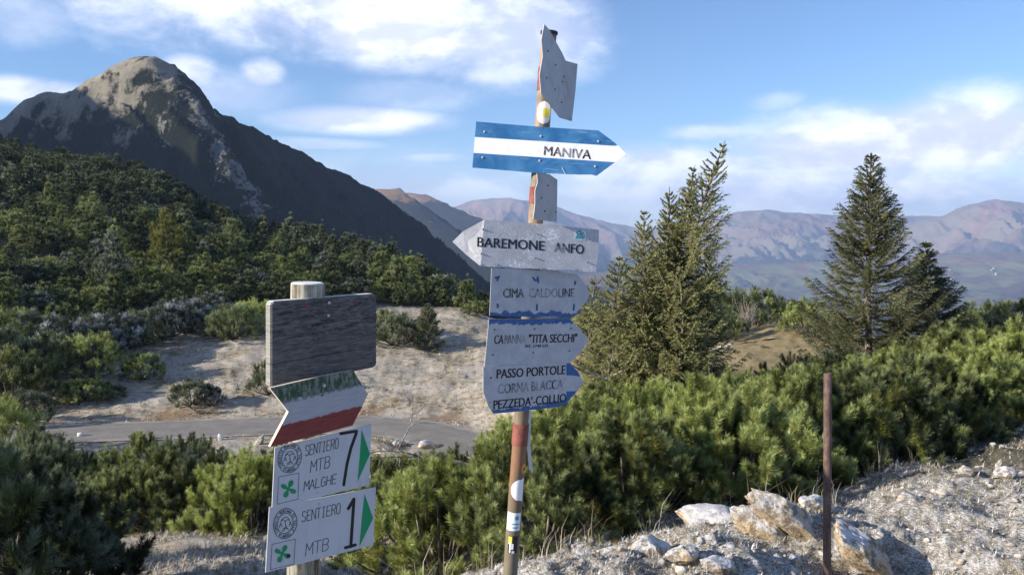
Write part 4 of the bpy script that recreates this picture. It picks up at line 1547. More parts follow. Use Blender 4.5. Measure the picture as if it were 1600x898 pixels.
# CAPANNA TITA SECCHI
pl = SignPlane(823, Yp - PR - 0.012, 22, py=535)
m_cap = faded_blue('blue_topped_foil', 5.7, 0.13, 0.0, 0.0, 0.0)
pts = [(757, 573), (764, 498), (830, 498), (889, 497), (905, 512), (919, 531), (905, 553), (889, 567), (825, 571)]
o = sheet('arrow_sign', pl, pts, m_cap, post, uvq=[(757, 573), (889, 567), (764, 498)], org=PO, edge_mat=m_edge,
          folds=[[0, 1, 2, 8], [2, 3, 7, 8], [3, 4, 5, 6, 7]], offs={5: 0.005})
tag(o, 'arrow sign with blue top edge reading CAPANNA TITA SECCHI')
lettering('CA', pl, (772, 537), (786, 536.7), (773, 522.5), m_worn, o, org=PO)
lettering('PANNA', pl, (788, 536.6), (821, 535.8), (789, 522.3), m_faint, o, org=PO)
lettering('"TITA SECCHI"', pl, (826, 535.7), (901, 534), (827, 521.8), m_black, o, org=PO)
lettering('MT. 1740 S.M.', pl, (821, 542.8), (857, 541.8), (821, 538.3), m_thin, o, org=PO, lift=0.0006)
for a_, b_ in ((773, 515), (835, 514), (892, 513), (770, 554), (833, 551), (890, 548)):
    disc_bolt('bolt', pl, a_, b_, 0.0040, m_bolt, o, org=PO)

# PASSO PORTOLE
pl = SignPlane(818, Yp - PR - 0.020, 24, py=605)
m_pas = faded_blue('white_foil_blue_right', 7.9, 0.0, 0.06, 0.0, 0.0)
pts = [(755, 573), (825, 570), (889, 566), (903, 580), (912, 597), (902, 611), (888, 626), (880, 634), (825, 641), (771, 646), (763, 635), (755, 612)]
o = sheet('arrow_sign', pl, pts, m_pas, post, uvq=[(771, 645), (888, 630), (771, 572)], org=PO, edge_mat=m_edge,
          folds=[[0, 1, 8, 9, 10, 11], [1, 2, 6, 7, 8], [2, 3, 4, 5, 6]], offs={})
tag(o, 'lowest arrow sign of the pole with three lines from PASSO PORTOLE')
m_bl = paint('blue_remnant_paint', (0.03, 0.115, 0.32), 0.45, 0.4, 30)
sheet('paint_patch', pl, [(885, 567), (889, 566.6), (903, 580.5), (907, 588), (893, 586), (885, 586)], m_bl, o, org=PO, lift=0.0006, thick=0.0004)
sheet('paint_patch', pl, [(885, 611), (902, 610.6), (888, 625.5), (880, 633.5), (885, 620)], m_bl, o, org=PO, lift=0.0006, thick=0.0004)
lettering('PASSO PORTOLE', pl, (776, 591), (883, 584), (776.5, 576), m_black, o, org=PO, lift=0.0007)
lettering('CORNA BLACCA', pl, (778, 615), (879, 606.5), (778.5, 599), m_faint, o, org=PO, lift=0.0007)
lettering("PEZZEDA'-COLLIO", pl, (771, 639), (884, 627.5), (771.5, 624.5), m_black, o, org=PO, lift=0.0007)
for a_, b_ in ((767, 590), (765, 628)):
    disc_bolt('bolt', pl, a_, b_, 0.0040, m_bolt, o, org=PO)

# thin bent strip behind the pole
pl = SignPlane(828, Yp + 0.03, 74)
o = sheet('metal_strip', pl, [(825, 641), (831, 641), (829, 672), (829, 700), (833, 738), (827, 733), (824, 700), (826, 672)], m_edge, post, org=PO, thick=0.002)

# ------------------------------------------------------------------ short wooden post with boards
Yw = 2.62
w_top = at(481, 441, Yw)
w_bot_v = at(474, 898, Yw)
axw = w_top - w_bot_v
gz = H(w_bot_v.x, Yw) - 0.12
w_bot = w_bot_v + axw * ((gz - w_bot_v.z) / axw.z)
WO = Vector((w_bot.x, w_bot.y, H(w_bot.x, w_bot.y)))
wp = empty('trail_post', WO, 'short round wooden post with dark blank board, tricolour arrow and two white trail boards', 'signpost')
pole_mesh('post', w_bot, w_top, 0.056, m_raw, wp, WO, wob=0.05, sides=32, cap_round=0.008)

pl = SignPlane(425, Yw - 0.135, 38, tilt=1)
o = sheet('wooden_board', pl, [(423, 605), (423, 474), (427, 470.5), (505, 464.5), (585, 458.5), (589, 462), (588.5, 570), (585, 573.5), (505, 590)], m_wood, wp, uvq=[(423, 605), (589, 573), (423, 472)], org=WO, thick=0.046, bevel=0.004)
tag(o, 'dark weathered blank wooden board with frost on its top edge')
for a_, b_, m_ in ((514.5, 473, m_bolt_l), (513.5, 493, m_bolt_l), (511, 560, m_bolt), (478, 478, m_red_b), (555.5, 473, m_red_b)):
    disc_bolt('bolt', pl, a_, b_, 0.0055, m_, o, h=0.004, lift=0.0, org=WO)

pl = SignPlane(500, Yw - 0.085, 38, tilt=2)
m_woodedge = paint('pale_board_edge', (0.50, 0.46, 0.38), 0.8, 0.4, 30)
pts = [(422, 606), (500, 588), (552, 578), (560, 592), (575, 615), (565, 637), (551, 664), (500, 678), (422, 698), (451, 643)]
o = sheet('arrow_board', pl, pts, m_tri, wp, uvq=[(422, 698), (551, 664), (422, 606)], org=WO, thick=0.018, edge_mat=m_woodedge,
          folds=[[0, 1, 2, 3, 4, 9], [9, 4, 5, 6, 7, 8]])
tag(o, 'green white and red painted wooden arrow board pointing right')
for a_, b_, r_, m_ in ((507, 602, 0.006, m_bolt_l), (503, 617, 0.0045, m_red_b), (505, 661, 0.007, m_red_b)):
    disc_bolt('bolt', pl, a_, b_, r_, m_, o, h=0.005, org=WO)


GLY = {'O': [[(-.42, .6), (-.2, 1), (.2, 1), (.42, .6), (.42, -.6), (.2, -1), (-.2, -1), (-.42, -.6), (-.42, .6)]], 'I': [[(0, -1), (0, 1)], [(-.25, 1), (.25, 1)], [(-.25, -1), (.25, -1)]], 'T': [[(-.5, 1), (.5, 1)], [(0, 1), (0, -1)]], 'A': [[(-.5, -1), (0, 1), (.5, -1)], [(-.3, -.3), (.3, -.3)]],
       'M': [[(-.5, -1), (-.45, 1), (0, -.2), (.45, 1), (.5, -1)]], 'N': [[(-.45, -1), (-.45, 1), (.45, -1), (.45, 1)]], 'V': [[(-.5, 1), (0, -1), (.5, 1)]], 'L': [[(-.4, 1), (-.4, -1), (.4, -1)]], 'E': [[(.4, 1), (-.4, 1), (-.4, -1), (.4, -1)], [(-.4, 0), (.25, 0)]],
       'C': [[(.4, .7), (.15, 1), (-.2, 1), (-.4, .6), (-.4, -.6), (-.2, -1), (.15, -1), (.4, -.7)]], 'U': [[(-.4, 1), (-.4, -.7), (-.15, -1), (.15, -1), (.4, -.7), (.4, 1)]], 'D': [[(-.4, -1), (-.4, 1), (.15, 1), (.4, .5), (.4, -.5), (.15, -1), (-.4, -1)]],
       'R': [[(-.4, -1), (-.4, 1), (.2, 1), (.42, .75), (.42, .3), (.2, 0), (-.4, 0)], [(.05, 0), (.45, -1)]], 'P': [[(-.4, -1), (-.4, 1), (.2, 1), (.42, .5), (.2, 0), (-.4, 0)]],
       'S': [[(.4, .7), (.15, 1), (-.2, 1), (-.4, .7), (-.35, .2), (.35, -.2), (.4, -.7), (.15, -1), (-.2, -1), (-.42, -.7)]], 'G': [[(.4, .7), (.15, 1), (-.2, 1), (-.4, .6), (-.4, -.6), (-.2, -1), (.15, -1), (.42, -.7), (.42, -.1), (.05, -.1)]],
       'H': [[(-.42, 1), (-.42, -1)], [(.42, 1), (.42, -1)], [(-.42, 0), (.42, 0)]], 'B': [[(-.4, -1), (-.4, 1), (.15, 1), (.38, .7), (.38, .3), (.15, .05), (-.4, .05)], [(.15, .05), (.42, -.3), (.42, -.7), (.15, -1), (-.4, -1)]]}


def line_text(body, pl, bl, br, tl, par, wpx=1.15):
    """single line lettering, as routed by a sign writer's template"""
    n_ = len(body)
    lines = []
    ux, uy = (br[0] - bl[0]) / n_, (br[1] - bl[1]) / n_
    hx, hy = (tl[0] - bl[0]) / 2, (tl[1] - bl[1]) / 2
    for i, ch in enumerate(body):
        cx_, cy_ = bl[0] + ux * (i + .5) + hx, bl[1] + uy * (i + .5) + hy
        k = 0.88 if ch != 'I' else 0.8
        for g in GLY[ch]:
            lines.append([(cx_ + ux * gx * k + hx * gy, cy_ + uy * gx * k + hy * gy) for gx, gy in g])
    strokes('lettering', pl, lines, wpx, m_thin, par, org=WO, lift=0.0008)


def emblem(pl, cx, cy, par):
    """round seal: two rings, a ring of letters and an eagle like figure"""
    def el(rx, ry, n=30):
        return [(cx + rx * math.cos(k / n * 6.2832), cy - ry * math.sin(k / n * 6.2832) - 0.16 * rx * math.cos(k / n * 6.2832)) for k in range(n + 1)]
    strokes('seal', pl, [el(18.5, 23.5), el(12.3, 15.5),
                         [(cx - 7, cy - 3), (cx - 3, cy - 8), (cx, cy - 10), (cx + 4, cy - 9), (cx + 7, cy - 5), (cx + 3, cy - 6), (cx, cy - 3), (cx - 3, cy - 6), (cx - 7, cy - 3)],
                         [(cx, cy - 3), (cx + 1, cy + 4), (cx - 1, cy + 10), (cx - 5, cy + 12)], [(cx + 1, cy + 4), (cx + 5, cy + 10)],
                         [(cx - 9, cy + 6), (cx - 7, cy - 1), (cx - 5, cy + 5)], [(cx + 6, cy + 4), (cx + 8, cy - 3), (cx + 10, cy + 3)],
                         [(cx - 4, cy + 9), (cx, cy + 7), (cx + 4, cy + 8)]],
            1.0, m_thin, par, org=WO)
    txt = 'COMUNITA MONTANA DI VALLE TROMPIA'
    lines = []
    n_ = len(txt)
    for i, ch in enumerate(txt):
        if ch not in GLY:
            continue
        a = math.radians(215 - i / n_ * 350)
        ux, uy = math.cos(a), math.sin(a)
        for g in GLY[ch]:
            ln = []
            for gx, gy in g:
                tx, ty = uy, -ux          # tangent (clockwise)
                X_ = 15.4 / 15.4 * (ux * 15.4 + tx * gx * 1.9 + ux * gy * 1.9)
                Y_ = (uy * 15.4 + ty * gx * 1.9 + uy * gy * 1.9) * 1.27
                ln.append((cx + X_, cy - Y_ - 0.16 * X_))
            lines.append(ln)
    strokes('seal_lettering', pl, lines, 0.75, m_thin, par, org=WO)['kind'] = 'stuff'


def rose(pl, q, cx, cy, par, dark=False):
    strokes('frame_line', pl, [q + [q[0]]], 0.8, m_thin, par, org=WO)
    arms = []
    for a in (62, 152, 242, 332):
        r_ = math.radians(a)
        dx, dy = math.cos(r_), -math.sin(r_) * 1.15 - 0.1 * math.cos(r_)
        arms.append([(cx, cy), (cx + dx * 4.5, cy + dy * 4.5)])
    strokes('green_rose', pl, arms, 3.6, m_green, par, org=WO)
    lobes = []
    for a in (62, 152, 242, 332):
        r_ = math.radians(a)
        dx, dy = math.cos(r_), -math.sin(r_) * 1.15 - 0.1 * math.cos(r_)
        lobes.append([(cx + dx * 6.5, cy + dy * 6.5), (cx + dx * 9.6, cy + dy * 9.6)])
    strokes('green_rose', pl, lobes, 7.0, m_green, par, org=WO, lift=0.0018)
    if dark:
        strokes('dark_spot', pl, [[(cx + 9.2, cy + 3.2), (cx + 9.8, cy + 3.0)]], 6.0, m_black, par, org=WO, lift=0.0024)


# SENTIERO MTB MALGHE 7
pl = SignPlane(500, Yw - 0.082, 36)
o = sheet('trail_board', pl, [(425, 794), (429.5, 699), (580.5, 661), (577, 757)], m_pw, wp, org=WO, thick=0.004, edge_mat=m_edge)
tag(o, 'white trail board reading SENTIERO MTB MALGHE with large 7')
line_text('SENTIERO', pl, (476, 712), (529, 699.5), (477, 696), o)
line_text('MTB', pl, (484, 738), (516, 729), (485.5, 720), o)
line_text('MALGHE', pl, (474, 766), (526, 754), (475.5, 751.5), o)
strokes('numeral', pl, [[(532, 677), (557, 673)], [(557, 673), (556, 678), (548, 700), (542, 725), (537, 757)]], 4.6, m_black, o, org=WO)
sheet('green_arrow', pl, [(558.5, 752), (562, 712), (565, 670.5), (578, 709)], m_green, o, org=WO, lift=0.0007, thick=0.0005)
emblem(pl, 452.5, 714.5, o)
rose(pl, [(433, 787), (435.5, 744.5), (467, 738.5), (465.5, 779)], 450.5, 763, o)
for a_, b_ in ((502, 684), (497, 769), (573, 755)):
    disc_bolt('bolt', pl, a_, b_, 0.004, m_bolt_l, o, org=WO)

# SENTIERO MTB 1
pl = SignPlane(500, Yw - 0.080, 36)
o = sheet('trail_board', pl, [(415, 894), (421, 792), (587.5, 761), (583, 851)], m_pw, wp, org=WO, thick=0.004, edge_mat=m_edge)
tag(o, 'white trail board reading SENTIERO MTB with large 1, lowest on the post')
line_text('SENTIERO', pl, (470.5, 815), (532, 801), (471.5, 799), o)
line_text('MTB', pl, (476.5, 868), (514, 858), (478, 849), o)
strokes('numeral', pl, [[(544, 794), (553, 779), (548, 853)], [(539.5, 855), (555, 850.5)]], 4.8, m_black, o, org=WO)
sheet('green_arrow', pl, [(561.5, 853), (565, 812), (569.5, 771), (583, 809)], m_green, o, org=WO, lift=0.0007, thick=0.0005)
emblem(pl, 445.5, 817, o)
rose(pl, [(422.5, 889), (425, 849.5), (461.5, 841.5), (459, 880.5)], 441, 864, o, dark=True)
for a_, b_ in ((499, 786), (494, 871)):
    disc_bolt('bolt', pl, a_, b_, 0.004, m_bolt_l, o, org=WO)

# ------------------------------------------------------------------ thin rusty stake
k_top = at(1293.5, 583, 3.1)
k_bot = at(1292, 898, 3.1)
k_ax = k_top - k_bot
gz = H(k_bot.x, 3.1) - 0.15
k0 = k_bot + k_ax * ((gz - k_bot.z) / k_ax.z)
KO = Vector((k0.x, k0.y, H(k0.x, k0.y)))
st_ = pole_mesh('iron_stake', k0 - KO, k_top - KO, 0.0155, m_rust, None, Vector((0, 0, 0)), sides=20)
st_.location = KO
tag(st_, 'thin rusty iron stake standing alone before the boulders on the right', 'stake')

# ------------------------------------------------------------------ near dwarf pines right of the signpost
NB = 'dwarf pines massed below the signposts'
near_list = [
    # px, depth, scale, mat, label
    (690, 6.0, 0.92, 0, 'yellowish green dwarf pine at the left end of the mass beside the tall pole'),
    (640, 7.2, 0.85, 0, 'dwarf pine between the two signposts, beside the green arrow of the lower board'),
    (780, 6.6, 0.95, 0, 'bright dwarf pine directly behind the tall pole with stickers'),
    (850, 5.4, 0.72, 0, 'low dwarf pine at the foot of the mass just right of the tall pole'),
    (900, 6.7, 1.0, 0, 'dwarf pine right of the tall pole with long upright shoots'),
    (985, 5.9, 0.85, 0, 'dwarf pine touching the left edge of the frosty rubble'),
    (1060, 6.9, 1.05, 0, 'large lit dwarf pine behind the flat frosted boulder'),
    (1150, 6.5, 0.95, 0, 'dwarf pine with tall shoots behind the leaning boulder'),
    (1235, 7.2, 1.0, 0, 'dwarf pine left of the rusty iron stake'),
    (1340, 7.4, 1.0, 0, 'dwarf pine right of the rusty iron stake with a dark hollow below'),
    (1430, 8.0, 1.0, 0, 'dwarf pine shading the frosty ground on the right'),
    (1500, 9.4, 0.95, 0, 'rightmost dwarf pine of the front mass beside the frosty gap'),
    (720, 9.0, 1.0, 1, 'darker dwarf pine behind the tall pole near the bend of the road'),
    (840, 9.2, 1.05, 0, 'dwarf pine below the grey arrow boards in the second row'),
    (940, 9.6, 1.1, 0, 'dwarf pine at the foot of the leaning spruce'),
    (1035, 9.8, 1.0, 1, 'shaded dwarf pine right below the leaning spruce'),
    (1120, 9.4, 1.1, 0, 'dwarf pine in the second row below the pale track'),
    (1210, 10.2, 1.0, 0, 'dwarf pine in the second row left of the iron stake top'),
    (1290, 10.6, 1.05, 0, 'dwarf pine seen behind the top of the iron stake'),
    (1390, 11.0, 1.1, 0, 'dwarf pine below the tall pointed spruce'),
    (1475, 12.5, 1.15, 0, 'dwarf pine below the small dark spruce'),
    (1120, 14.0, 1.0, 1, 'dark upright dwarf pine below the pale track'),
    (1170, 13.0, 1.0, 0, 'dwarf pine with bare twigs below the pale track'),
    (1240, 14.5, 1.05, 1, 'dark dwarf pine at the left foot of the pointed spruce'),
    (1320, 14.0, 1.1, 1, 'dark dwarf pine at the foot of the pointed spruce'),
    (1540, 14.0, 1.15, 0, 'broad yellowish dwarf pine at the right behind the frosty gap'),
    (1600, 12.0, 1.0, 0, 'dwarf pine cut by the right edge above the frosty gap'),
    (1610, 9.6, 0.8, 0, 'yellow dwarf pine low at the right edge of the photograph'),
]
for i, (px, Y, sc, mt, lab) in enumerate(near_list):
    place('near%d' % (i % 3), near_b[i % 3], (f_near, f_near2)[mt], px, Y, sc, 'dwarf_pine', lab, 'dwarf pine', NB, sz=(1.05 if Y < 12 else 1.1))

# right background pines
right_list = [
    (1150, 50, 3.4, 'round pine left of the pale meadow strip'),
    (1185, 55, 3.4, 'rounded pine on the skyline right of the leaning spruce'),
    (1105, 58, 4.2, 'tall round pine on the skyline directly right of the leaning spruce'),
    (1065, 46, 3.2, 'pine half hidden behind the leaning spruce'),
    (1225, 60, 2.6, 'small pine on the skyline above the pale meadow strip'),
    (1262, 44, 2.6, 'bright bushy pine left of the pointed spruce'),
    (1300, 42, 2.2, 'pine tucked against the left side of the pointed spruce'),
    (1130, 44, 2.2, 'low pine at the left end of the pale meadow strip'),
    (1510, 24, 1.9, 'pine right of the small dark spruce'),
    (1548, 22, 2.0, 'yellow green pine near the right edge below the far valley'),
    (1590, 22, 2.2, 'highest pine at the right edge in front of the far valley'),
    (1470, 26, 1.6, 'pine behind the small dark spruce'),
    (1600, 17, 1.7, 'pine at the right edge above the broad yellowish dwarf pine'),
    (1560, 18, 1.5, 'dwarf pine with a grey twig patch near the right edge'),
    (1400, 20, 1.3, 'dwarf pine under the right boughs of the pointed spruce'),
    (1640, 20, 2.0, 'pine just beyond the right edge of the picture'),
    (960, 40, 2.4, 'pine behind the arrow boards left of the leaning spruce'),
    (915, 52, 2.8, 'dark pine behind the right ends of the arrow boards'),
]
for i, (px, Y, sc, lab) in enumerate(right_list):
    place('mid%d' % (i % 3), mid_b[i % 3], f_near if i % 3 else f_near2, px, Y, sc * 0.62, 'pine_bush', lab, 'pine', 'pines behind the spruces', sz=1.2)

# ------------------------------------------------------------------ left side shrubs
left_list = [
    (150, 14, 0.95, 0, 'dwarf pine at the left end of the row below the road'),
    (205, 13.5, 1.0, 0, 'frost touched dwarf pine in the row below the road'),
    (262, 13.2, 1.1, 0, 'dwarf pine in the middle of the row below the road'),
    (330, 13.2, 1.1, 0, 'dwarf pine with a dark shaded hollow in the row below the road'),
    (395, 12.6, 1.15, 0, 'bright dwarf pine just left of the two white boards'),
    (170, 17.5, 1.2, 0, 'rounded dwarf pine below the first white road stone'),
    (260, 18, 1.3, 0, 'broad dwarf pine below the second white road stone'),
    (345, 17, 1.2, 1, 'frosted dwarf pine behind the row below the road'),
    (430, 16, 1.2, 0, 'dwarf pine behind the wooden post'),
    (500, 13, 0.9, 0, 'dwarf pine hidden behind the white boards'),
    (575, 12.5, 0.95, 0, 'dark upright dwarf pine right of the white boards'),
    (225, 26, 1.6, 0, 'dome shaped dwarf pine close below the road'),
    (290, 25, 1.6, 0, 'dwarf pine with frosted top close below the road'),
    (130, 24, 1.2, 0, 'small dwarf pine on the bank below the road'),
    (640, 10.0, 0.8, 0, 'dwarf pine below the bend of the road'),
]
for i, (px, Y, sc, fr_, lab) in enumerate(left_list):
    place('near%d' % (i % 3), near_b[i % 3],
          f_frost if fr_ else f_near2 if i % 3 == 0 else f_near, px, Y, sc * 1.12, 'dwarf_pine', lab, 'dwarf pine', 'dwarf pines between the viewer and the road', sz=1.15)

# dark shaded pine at bottom left with its neighbours, plus an unseen pine added out of frame to shade it
for px, Y, sc, sz, lab in [
    (10, 9.0, 1.25, 1.3, 'dark dwarf pine rising at the left edge above the corner one'),
    (35, 7.0, 1.15, 1.15, 'large black shaded dwarf pine in the bottom left corner'),
    (-20, 14.5, 1.5, 1.5, 'dwarf pine with lit upper shoots at the left edge'),
    (115, 7.3, 0.7, 1.1, 'shaded dwarf pine shoulder at the bottom left above the frosty grass'),
    (40, 17, 1.5, 1.6, 'dwarf pine with bright green tips at the left edge below the road'),
    (80, 21, 1.5, 1.5, 'dark dwarf pine beside the left end of the road'),
    (-200, 6.2, 1.5, 1.3, 'unseen tall pine added outside the left edge to shade the corner'),
]:
    place('nd%d' % (int(px) % 3), near_b[int(px) % 3], f_near2, px, Y, sc, 'dwarf_pine', lab, 'dwarf pine', 'dwarf pines in the bottom left corner', sz=sz, sink=0.18)

# shrubs on the meadow and along its edges
meadow = [
    (222, 49.5, 1.7, 0, 1.0, 'lone green pine bush in the meadow left of the wooden board'),
    (300, 44.4, 1.5, 0, 1.05, 'pine bush on the bank above the second road stone'),
    (328, 44.6, 1.0, 1, 1.2, 'small frosted pine bush on the bank touching a green one'),
    (425, 46.5, 1.5, 0, 1.5, 'pine bush at the lower left corner of the wooden board'),
    (135, 45.5, 1.7, 0, 0.9, 'olive bush on the reddish bank above the road'),
    (170, 45.8, 1.2, 0, 0.8, 'low olive bush on the bank above the first road stone'),
    (105, 45.2, 1.2, 0, 0.8, 'brownish low bush on the reddish bank'),
    (620, 59, 2.6, 0, 1.0, 'broad dark bush right of the wooden board'),
    (600, 62, 2.2, 0, 1.1, 'bush behind the right edge of the wooden board'),
    (655, 61, 1.6, 1, 1.0, 'low bush beside the small pointed spruce'),
    (745, 74, 1.6, 0, 1.0, 'bush at the meadow edge left of the arrow boards'),
    (75, 49, 2.81, 0, 1.1, 'green pine bush in front of the frosted hedge'),
    (140, 49.5, 2.68, 0, 1.1, 'rounded green pine bush in front of the frosted hedge'),
    (105, 52, 2.81, 1, 1.2, 'frosted pine bush at the lower end of the frosted hedge'),
    (60, 53, 2.81, 1, 1.2, 'white rimed pine bush at the left of the frosted hedge'),
    (145, 54, 2.68, 1, 1.1, 'frosted pine bush second from the left of the hedge'),
    (180, 56, 2.81, 1, 1.1, 'frosted pine bush in the middle of the hedge'),
    (215, 58, 2.44, 0, 1.1, 'dark pine bush in the gap of the frosted hedge'),
    (255, 60, 2.56, 1, 1.1, 'frosted pine bush right of the gap in the hedge'),
    (290, 62, 2.68, 1, 1.1, 'pale rimed pine bush near the right end of the hedge'),
    (325, 64, 2.44, 1, 1.1, 'frosted pine bush at the right end of the hedge'),
    (365, 60, 2.68, 0, 1.0, 'broad dark green bush left of the wooden board'),
    (395, 62, 2.68, 0, 1.1, 'dark green bush touching the left edge of the wooden board'),
    (340, 61, 1.6, 0, 0.9, 'low green bush below the rimed end of the hedge'),
    (20, 45, 2.6, 0, 1.3, 'dark green bush at the left edge above the road'),
    (-20, 47, 3.0, 0, 1.4, 'tall dark bush cut by the left edge'),
    (10, 52, 2.9, 0, 1.3, 'bright topped bush at the left edge of the meadow'),
    (40, 41, 1.6, 0, 1.2, 'bush at the left edge beside the road'),
    (-5, 35, 2.2, 0, 1.3, 'dark bush hiding the left end of the road'),
    (62, 33, 1.5, 0, 1.2, 'bush in front of the left end of the road'),
]
for i, (px, Y, sc, fr_, sz, lab) in enumerate(meadow):
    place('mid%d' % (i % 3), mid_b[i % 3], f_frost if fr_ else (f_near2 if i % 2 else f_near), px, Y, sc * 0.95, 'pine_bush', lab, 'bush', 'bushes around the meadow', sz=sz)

# wooded hill: individuals nearest first, the rest as one mass
cand = []
rngh = np.random.default_rng(5)
edge_px = [-400, 0, 60, 200, 330, 420, 600, 700, 740, 775]
edge_Y = [50, 52, 57, 66, 66, 74, 79, 80, 80, 84]
back_Y = [205, 205, 200, 172, 160, 146, 134, 122, 104, 100]
tries = 0
pts = []
grid = {}
while tries < 30000:
    tries += 1
    px = rngh.uniform(-160, 772)
    e0 = np.interp(px, edge_px, edge_Y)
    e1 = np.interp(px, edge_px, back_Y)
    Y = e0 + (e1 - e0) * rngh.random() ** 0.85
    x = (px - 800) / F * Y
    md = 1.95 + 0.006 * (Y - 60)
    gx, gy = int(x // 3), int(Y // 3)
    ok = True
    for a in (-1, 0, 1):
        for b_ in (-1, 0, 1):
            for q in grid.get((gx + a, gy + b_), ()):
                if (q[0] - x) ** 2 + (q[1] - Y) ** 2 < md * md:
                    ok = False
    if not ok:
        continue
    # small clearings
    if pnoise(x / 10.0, Y / 8.0, 3.3) > 0.33:
        continue
    grid.setdefault((gx, gy), []).append((x, Y))
    pts.append((Y, px, x))
pts.sort()
zs = height(np.array([p[2] for p in pts]), np.array([p[0] for p in pts]))
n_ind = 285
special = {}
rest = []
SIDE = [(130, 'near the left edge'), (330, 'above the frosted hedge'), (470, 'left of the wooden board'), (620, 'behind the wooden board'), (2000, 'between board and arrow signs')]
ind = 0
for (Y, px, x), z in zip(pts, zs):  # noqa
    vi = int(rngh.choice([0, 1, 1, 3, 3, 3, 4, 2])) if rngh.random() > 0.25 else int(rngh.integers(0, 5))
    sc = 0.68 + 0.75 * rngh.random() ** 1.8 + 0.0014 * (Y - 60)
    fm = f_hill if rngh.random() > 0.16 else (f_frost_hill if rngh.random() < 0.6 else f_near)
    if px > -40 and ind < n_ind:
        where = [s_ for lim, s_ in SIDE if px < lim][0]
        shape = ['bushy green pine', 'round spreading pine', 'slim upright pine', 'low domed pine', 'broad pointed pine'][vi]
        if fm is f_frost_hill:
            shape = 'rimed ' + shape
        size = 'small ' if sc < 0.75 else 'large ' if sc > 1.15 else ''
        f_ = (Y - np.interp(px, edge_px, edge_Y)) / 60.0
        row = 'at foot of' if f_ < 0.10 else 'low on' if f_ < 0.22 else 'halfway up' if f_ < 0.36 else 'high on'
        shape = size + shape
        lab = shape + ' ' + row + ' the slope ' + where
        where = row + ' ' + where
        place('hill%d' % vi, hill_b[vi], fm, 0, 0, sc, 'pine_tree', lab, 'pine tree', 'pines on the slope: ' + shape + ' ' + where, pos=(x, Y, z), single=True, sz=0.75 + 0.35 * rngh.random())
        ind += 1
    else:
        rest.append((x, Y, z, vi, sc, rngh.random() * 6.28, 0.75 + 0.35 * rngh.random()))
parts = []
for x, Y, z, vi, sc, rz, sz in rest:
    cr_, _, _ = proto('hill%d' % vi, hill_b[vi])
    V_, F_, T_ = cr_
    n3_ = (len(F_) // 2)
    keep = np.arange(len(F_))[(np.arange(len(F_)) % 2) == 0]
    Vk = V_.reshape(-1, 3, 3)[keep].reshape(-1, 3) * sc
    c0, s0 = math.cos(rz), math.sin(rz)
    W_ = np.stack([Vk[:, 0] * c0 - Vk[:, 1] * s0 + x, Vk[:, 0] * s0 + Vk[:, 1] * c0 + Y, Vk[:, 2] * sz + z], -1)
    # wider needles to make up for the thinning
    tri = W_.reshape(-1, 3, 3)
    mid_ = (tri[:, 0] + tri[:, 1]) * 0.5
    tri[:, 0] = mid_ + (tri[:, 0] - mid_) * 1.8
    tri[:, 1] = mid_ + (tri[:, 1] - mid_) * 1.8
    parts.append((tri.reshape(-1, 3), np.arange(len(tri) * 3).reshape(-1, 3), np.clip(T_.reshape(-1, 3)[keep].ravel() + rngh.normal() * 0.15, 0, 1)))
if parts:
    V_, F_, T_ = join(parts)
    wood = link('far_pine_wood', np_mesh('far_pine_wood', V_, F_, [f_hill], attrs={'tint': T_}))
    tag(wood, 'dense mass of green pines covering the upper wooded hill', 'pine wood', kind='stuff')

# taller trees that stand out on the hill
tall_b = [lambda: pine(51, 1.6, 5.0, 20, 7, 10, 0.24, 0.05, 0.6), lambda: pine(52, 1.3, 5.5, 22, 6, 10, 0.22, 0.045, 0.85)]
for px, Y, sc, vi, fm, lab in [
    (262, 88, 1.35, 0, f_yellow, 'tall yellow green tree on the wooded hill'),
    (292, 90, 1.05, 0, f_hill, 'tree with a reddish top beside the yellow green one'),
    (365, 92, 1.25, 0, f_hill, 'tall olive tree at the top of the slope left of the wooden board'),
    (178, 72, 1.2, 1, f_frost_hill, 'slim frosted spruce standing before the wooded hill'),
    (320, 78, 0.8, 0, f_near, 'medium bright pine below the tall olive tree'),
    (150, 100, 1.0, 0, f_hill, 'dark broad tree near the top left of the wooded hill'),
    (440, 108, 0.75, 0, f_hill, 'pointed tree on the skyline left of the wooden post'),
]:
    place('tall%d' % vi, tall_b[vi], fm, px, Y, sc, 'conifer', lab, 'conifer')

# ------------------------------------------------------------------ spruces
def rel(px, py, Y, base):
    p = at(px, py, Y)
    return (p.x - base.x, p.y - base.y, p.z - base.z)


b1 = spot(1030, 15.0)
st = [
    ([(0, 0, -0.1), rel(1050, 520, 15.0, b1), rel(1075, 400, 15.0, b1), rel(1100, 310, 15.0, b1), rel(1133, 220, 15.0, b1)], 1.75, 0.98, 0.08),
    ([(0, 0.05, 0.1), rel(1045, 480, 15.2, b1), rel(1065, 370, 15.2, b1), rel(1086, 258, 15.2, b1)], 1.2, 1.0, 0.25),
    ([(-0.1, 0, 0.1), rel(1015, 500, 14.9, b1), rel(1008, 430, 14.9, b1), rel(1006, 330, 14.9, b1)], 1.25, 0.9, 0.12),
    ([(-0.3, -0.2, 0), rel(965, 560, 14.6, b1), rel(960, 500, 14.6, b1), rel(968, 400, 14.6, b1)], 1.0, 0.8, 0.10),
    ([(0.2, -0.5, 0), rel(1062, 570, 14.3, b1), rel(1068, 500, 14.3, b1), rel(1062, 430, 14.3, b1)], 1.0, 0.8, 0.12),
]
st.append(([(-0.6, 0, 0), rel(925, 560, 14.9, b1), rel(922, 500, 14.9, b1), rel(930, 432, 14.9, b1)], 0.8, 0.8, 0.05))
